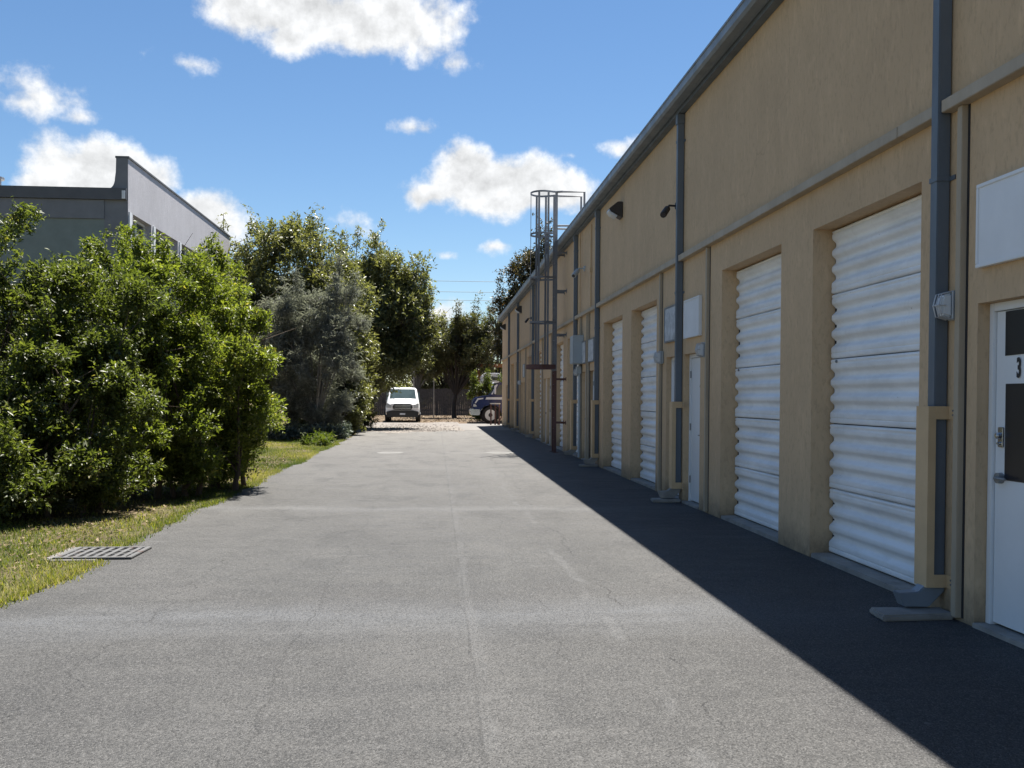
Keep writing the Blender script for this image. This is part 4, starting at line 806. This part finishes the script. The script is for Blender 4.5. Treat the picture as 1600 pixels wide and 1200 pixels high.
def truck():
    # tractor unit seen side on, nose towards -x; origin at the front axle on the ground
    t = thing('blue_truck', 'deep blue long-nosed truck poking out past the warehouse end', 'truck', (3.12, 56.6, 0))
    ox, oy = 3.12, 56.6; hw = 1.15
    def P(pts): return [(ox+x, z) for x, z in pts]
    q = MB(); q.prism(P([(-1.02, .62), (-1.05, 1.12), (-.98, 1.42), (-.72, 1.54), (-.3, 1.62), (-.03, 1.66), (-.03, 1.08), (-.36, 1.0), (-.56, .80), (-.60, .62)]), 'y', oy-hw, oy+hw)
    hood = q.build('hood', TRUCKB, t, bevel=.05)
    q = MB(); q.prism(P([(-.02, 1.08), (-.02, 1.68), (.32, 2.30), (.5, 2.40), (2.2, 2.42), (2.2, .60), (.62, .60), (.56, .85), (.36, 1.02)]), 'y', oy-hw+.03, oy+hw-.03); cab = q.build('cab', TRUCKB, t, bevel=.04)
    q = MB(); q.prism(P([(.05, 1.74), (.33, 2.27), (.29, 2.29), (.01, 1.74)]), 'y', oy-hw+.16, oy+hw-.16); q.build('windshield', WGLASS, t)
    for s in (-1, 1):
        y = oy+s*(hw-.03)
        q = MB(); q.prism(P([(.22, 1.76), (.50, 2.24), (1.15, 2.24), (1.15, 1.68), (.24, 1.68)]), 'y', y, y+s*.008); q.build('side_window', WGLASS, t)
        q = MB(); q.prism(P([(.03, 1.70), (.12, 1.70), (.42, 2.27), (.33, 2.27)]), 'y', y, y+s*.02); q.build('pillar_trim', STRIPE, t)
        q = MB(); q.prism(P([(-.30, 1.40), (1.1, 1.40), (1.1, 1.54), (-.24, 1.53)]), 'y', oy+s*hw if s < 0 else oy+hw, oy+s*(hw+.012)); q.build('stripe', STRIPE, t)
        q = MB(); q.prism(P([(-.92, 1.18), (-.85, 1.18), (-.70, 1.38), (-.42, 1.43), (-.42, 1.50), (-.76, 1.46)]), 'y', oy+s*hw, oy+s*(hw+.012)); q.build('stripe', STRIPE, t)
        q = MB(); q.box(ox+.20, ox+.30, oy+s*(hw+.06), oy+s*(hw+.28), 1.72, 2.22); m_ = q.build('mirror', STRIPE, t, bevel=.02); q = MB(); q.tube([(ox+.34, oy+s*(hw-.05), 2.1), (ox+.25, oy+s*(hw+.15), 2.12)], .02, 6); q.build('mirror_arm', PLAST, m_)
        q = MB(); q.prism(P([(-1.0, .98), (-.98, 1.14), (-.86, 1.10), (-.78, 1.0)]), 'y', oy+s*(hw-.25), oy+s*(hw+.008)); q.build('headlight', HEADL, t)
        wheel('wheel', t, (ox, oy+s*.98, .50), 'y', .50, .30, WTRIM)
        for x in (3.9, 5.2): wheel('wheel', t, (ox+x, oy+s*.92, .50), 'y', .50, .55, STEEL)
    q = MB(); q.prism(P([(-1.15, .50), (-1.18, .80), (-1.06, .86), (-.60, .86), (-.60, .55), (-.68, .48)]), 'y', oy-hw-.01, oy+hw+.01); q.build('bumper', CHROME, t, bevel=.03)
    q = MB(); q.box(ox-.4, ox+5.9, oy-.45, oy+.45, .62, .84); q.build('chassis', PLAST, t)
    q = MB(); q.prism(P([(.18, 2.34), (.22, 2.42), (.44, 2.48), (.52, 2.425)]), 'y', oy-hw+.1, oy+hw-.1); q.build('visor', WTRIM, t)
truck()
def barrier():
    t = thing('steel_barrier', 'rust red steel post barrier at the far corner of the warehouse', 'barrier', (3.3, 52.6, 0))
    for x in (2.98, 3.22, 3.44): q = MB(); q.tube([(x, 52.6, .0), (x, 52.6, 1.15)], .04, 8); q.build('post', LADR, t)
    q = MB(); q.box(2.93, 3.5, 52.55, 52.65, 1.15, 1.21); q.build('top_rail', WTRIM, t)
    q = MB(); q.tube([(3.35, 52.45, .03), (3.62, 52.3, .62)], .035, 8); q.build('brace', LADR, t)
barrier()
def car():
    t = thing('white_car', 'white car parked among the trees behind the van', 'car', (-5.9, 74, 0), .5)
    def sec(zb, wb, zm, wm, zt, wt): return [(wb, zb), (wb+.02, zb+.1), (wm, zm), (wm*.9+wt*.1, zm+(zt-zm)*.35), (wt, zt-.05), (wt*.6, zt)]
    b = loft([(0, sec(.3, .7, .55, .75, .75, .6)), (.2, sec(.22, .82, .6, .86, .85, .75)), (1.15, sec(.2, .86, .65, .9, 1.0, .78)), (1.9, sec(.2, .86, .7, .9, 1.48, .62)), (3.0, sec(.2, .86, .7, .9, 1.5, .62)), (3.9, sec(.22, .84, .7, .88, 1.05, .7)), (4.3, sec(.32, .76, .62, .8, .95, .66))]); b.build('body', VANW, t, smooth=True)
    q = MB(); q.quad((.72, 1.18, 1.03), (-.72, 1.18, 1.03), (-.58, 1.84, 1.45), (.58, 1.84, 1.45)); q.v = [(x, y-.02, z+.03) for x, y, z in q.v]; q.build('windshield', WGLASS, t)
    for s in (-1, 1):
        q = MB(); q.prism([(1.6, 1.03), (3.4, 1.05), (2.9, 1.4), (1.95, 1.4)], 'x', s*.80, s*.76); q.build('side_window', WGLASS, t)
        for y in (.8, 3.4): wheel('wheel', t, (s*.78, y, .31), 'x', .31, .2)
        q = MB(); q.box(s*.5, s*.8, .02, .1, .62, .74); q.build('headlight', HEADL, t, bevel=.02)
car()
def camper():
    t = thing('white_camper', 'white camper with blue-grey windows rising behind the hedge', 'camper', (5.0, 68, 0))
    x0 = 3.1
    q = MB(); q.prism([(x0, .5), (x0, 3.0), (x0+.25, 3.24), (x0+1.2, 3.24), (x0+2.0, 2.75), (x0+4.8, 2.75), (x0+5, .5)], 'y', 66.9, 69.1); q.build('body', VANW, t, bevel=.06)
    for a_, b_, z0, z1 in ((x0+.25, x0+1.25, 2.72, 2.95), (x0+.2, x0+2.2, 2.36, 2.52)):
        q = MB(); q.box(a_, b_, 66.885, 66.9, z0, z1); q.build('window', WGLASS, t)
    for x in (x0+.9, x0+4.1):
        for y in (67.1, 68.9): wheel('wheel', t, (x, y, .36), 'y', .36, .25)
camper()
t = thing('rusty_frame', 'orange rusty steel frame standing behind the white camper', 'frame', (4.4, 71, 0))
for x in (3.1, 5.4):
    q = MB(); q.box(x-.09, x+.09, 70.9, 71.1, 0, 3.75); q.build('post', RUST, t)
q = MB(); q.box(3.01, 5.49, 70.88, 71.12, 3.75, 4.0); q.build('beam', RUST, t); q = MB(); q.box(3.2, 5.3, 70.92, 71.08, 3.1, 3.2); q.build('beam', RUST, t)
# fence at the back of the yard
t = thing('board_fence', 'dark weathered board fence at the back of the yard', 'fence', (1, 79, 0))
fr = random.Random(4); bmesh_ = MB().box(-.072, .072, -.012, .012, 0, 1).mesh('board', FENCE); x = -5.0
while x < 7.5:
    o = inst(bmesh_, 'board', t, (x, 79 + fr.uniform(-.012, .012), .02)); o.scale = (1, 1, 2.2+fr.uniform(-.05, .05)); x += .15
for i in range(6): q = MB(); q.box(-5+2.5*i-.05, -5+2.5*i+.05, 79.03, 79.13, 0, 1.9); q.build('post', FENCE, t)
for z in (.4, 1.5): q = MB(); q.box(-5, 7.5, 79.016, 79.028, z, z+.09); q.build('rail', FENCE, t)
# poles and wires
def pole(x, y, h, lab, r=.10, m=BARKP):
    t = thing('utility_pole', lab, 'pole', (x, y, 0)); q = MB(); q.tube([(x, y, -.1), (x, y, h)], [r, r*.75], 12); q.build('shaft', m, t, smooth=True); q = MB(); q.box(x-.9, x+.9, y-.06, y+.06, h-.5, h-.38); q.build('crossarm', m, t)
    for s in (-.7, 0, .7): q = MB(); q.lathe((x+s, y, h-.38), 'z', [(0, .03), (.06, .05), (.12, .03)], 8); q.build('insulator', WTRIM, t)
pole(-22, 104, 14.6, 'tall utility pole hidden among the left-hand trees', .14); pole(26, 104, 14.6, 'tall utility pole hidden behind the warehouse', .14)
for z, lab in ((14.35, 'top overhead wire crossing the sky beyond the lane'), (13.2, 'middle overhead wire crossing the sky beyond the lane'), (12.3, 'lowest overhead wire crossing the sky beyond the lane')):
    q = MB(); q.tube([(-22+48*i/16, 104, z+.3*((i/8-1)**2)-.3) for i in range(17)], .022, 5); tag(q.build('overhead_wire', PLAST), lab, 'wire', 'overhead wires')
for x, y, h, lab in ((-1.55, 66, 3.9, 'slim pale post rising behind the white van'), (-.2, 72, 4.0, 'slim pale post in front of the board fence')):
    q = MB(); q.tube([(x, y, 0), (x, y, h)], [.045, .035], 8); q.tube([(x, y, h-.01), (x, y, h+.06)], [.05, .02], 8); tag(q.build('pale_post', CONC), lab, 'post')
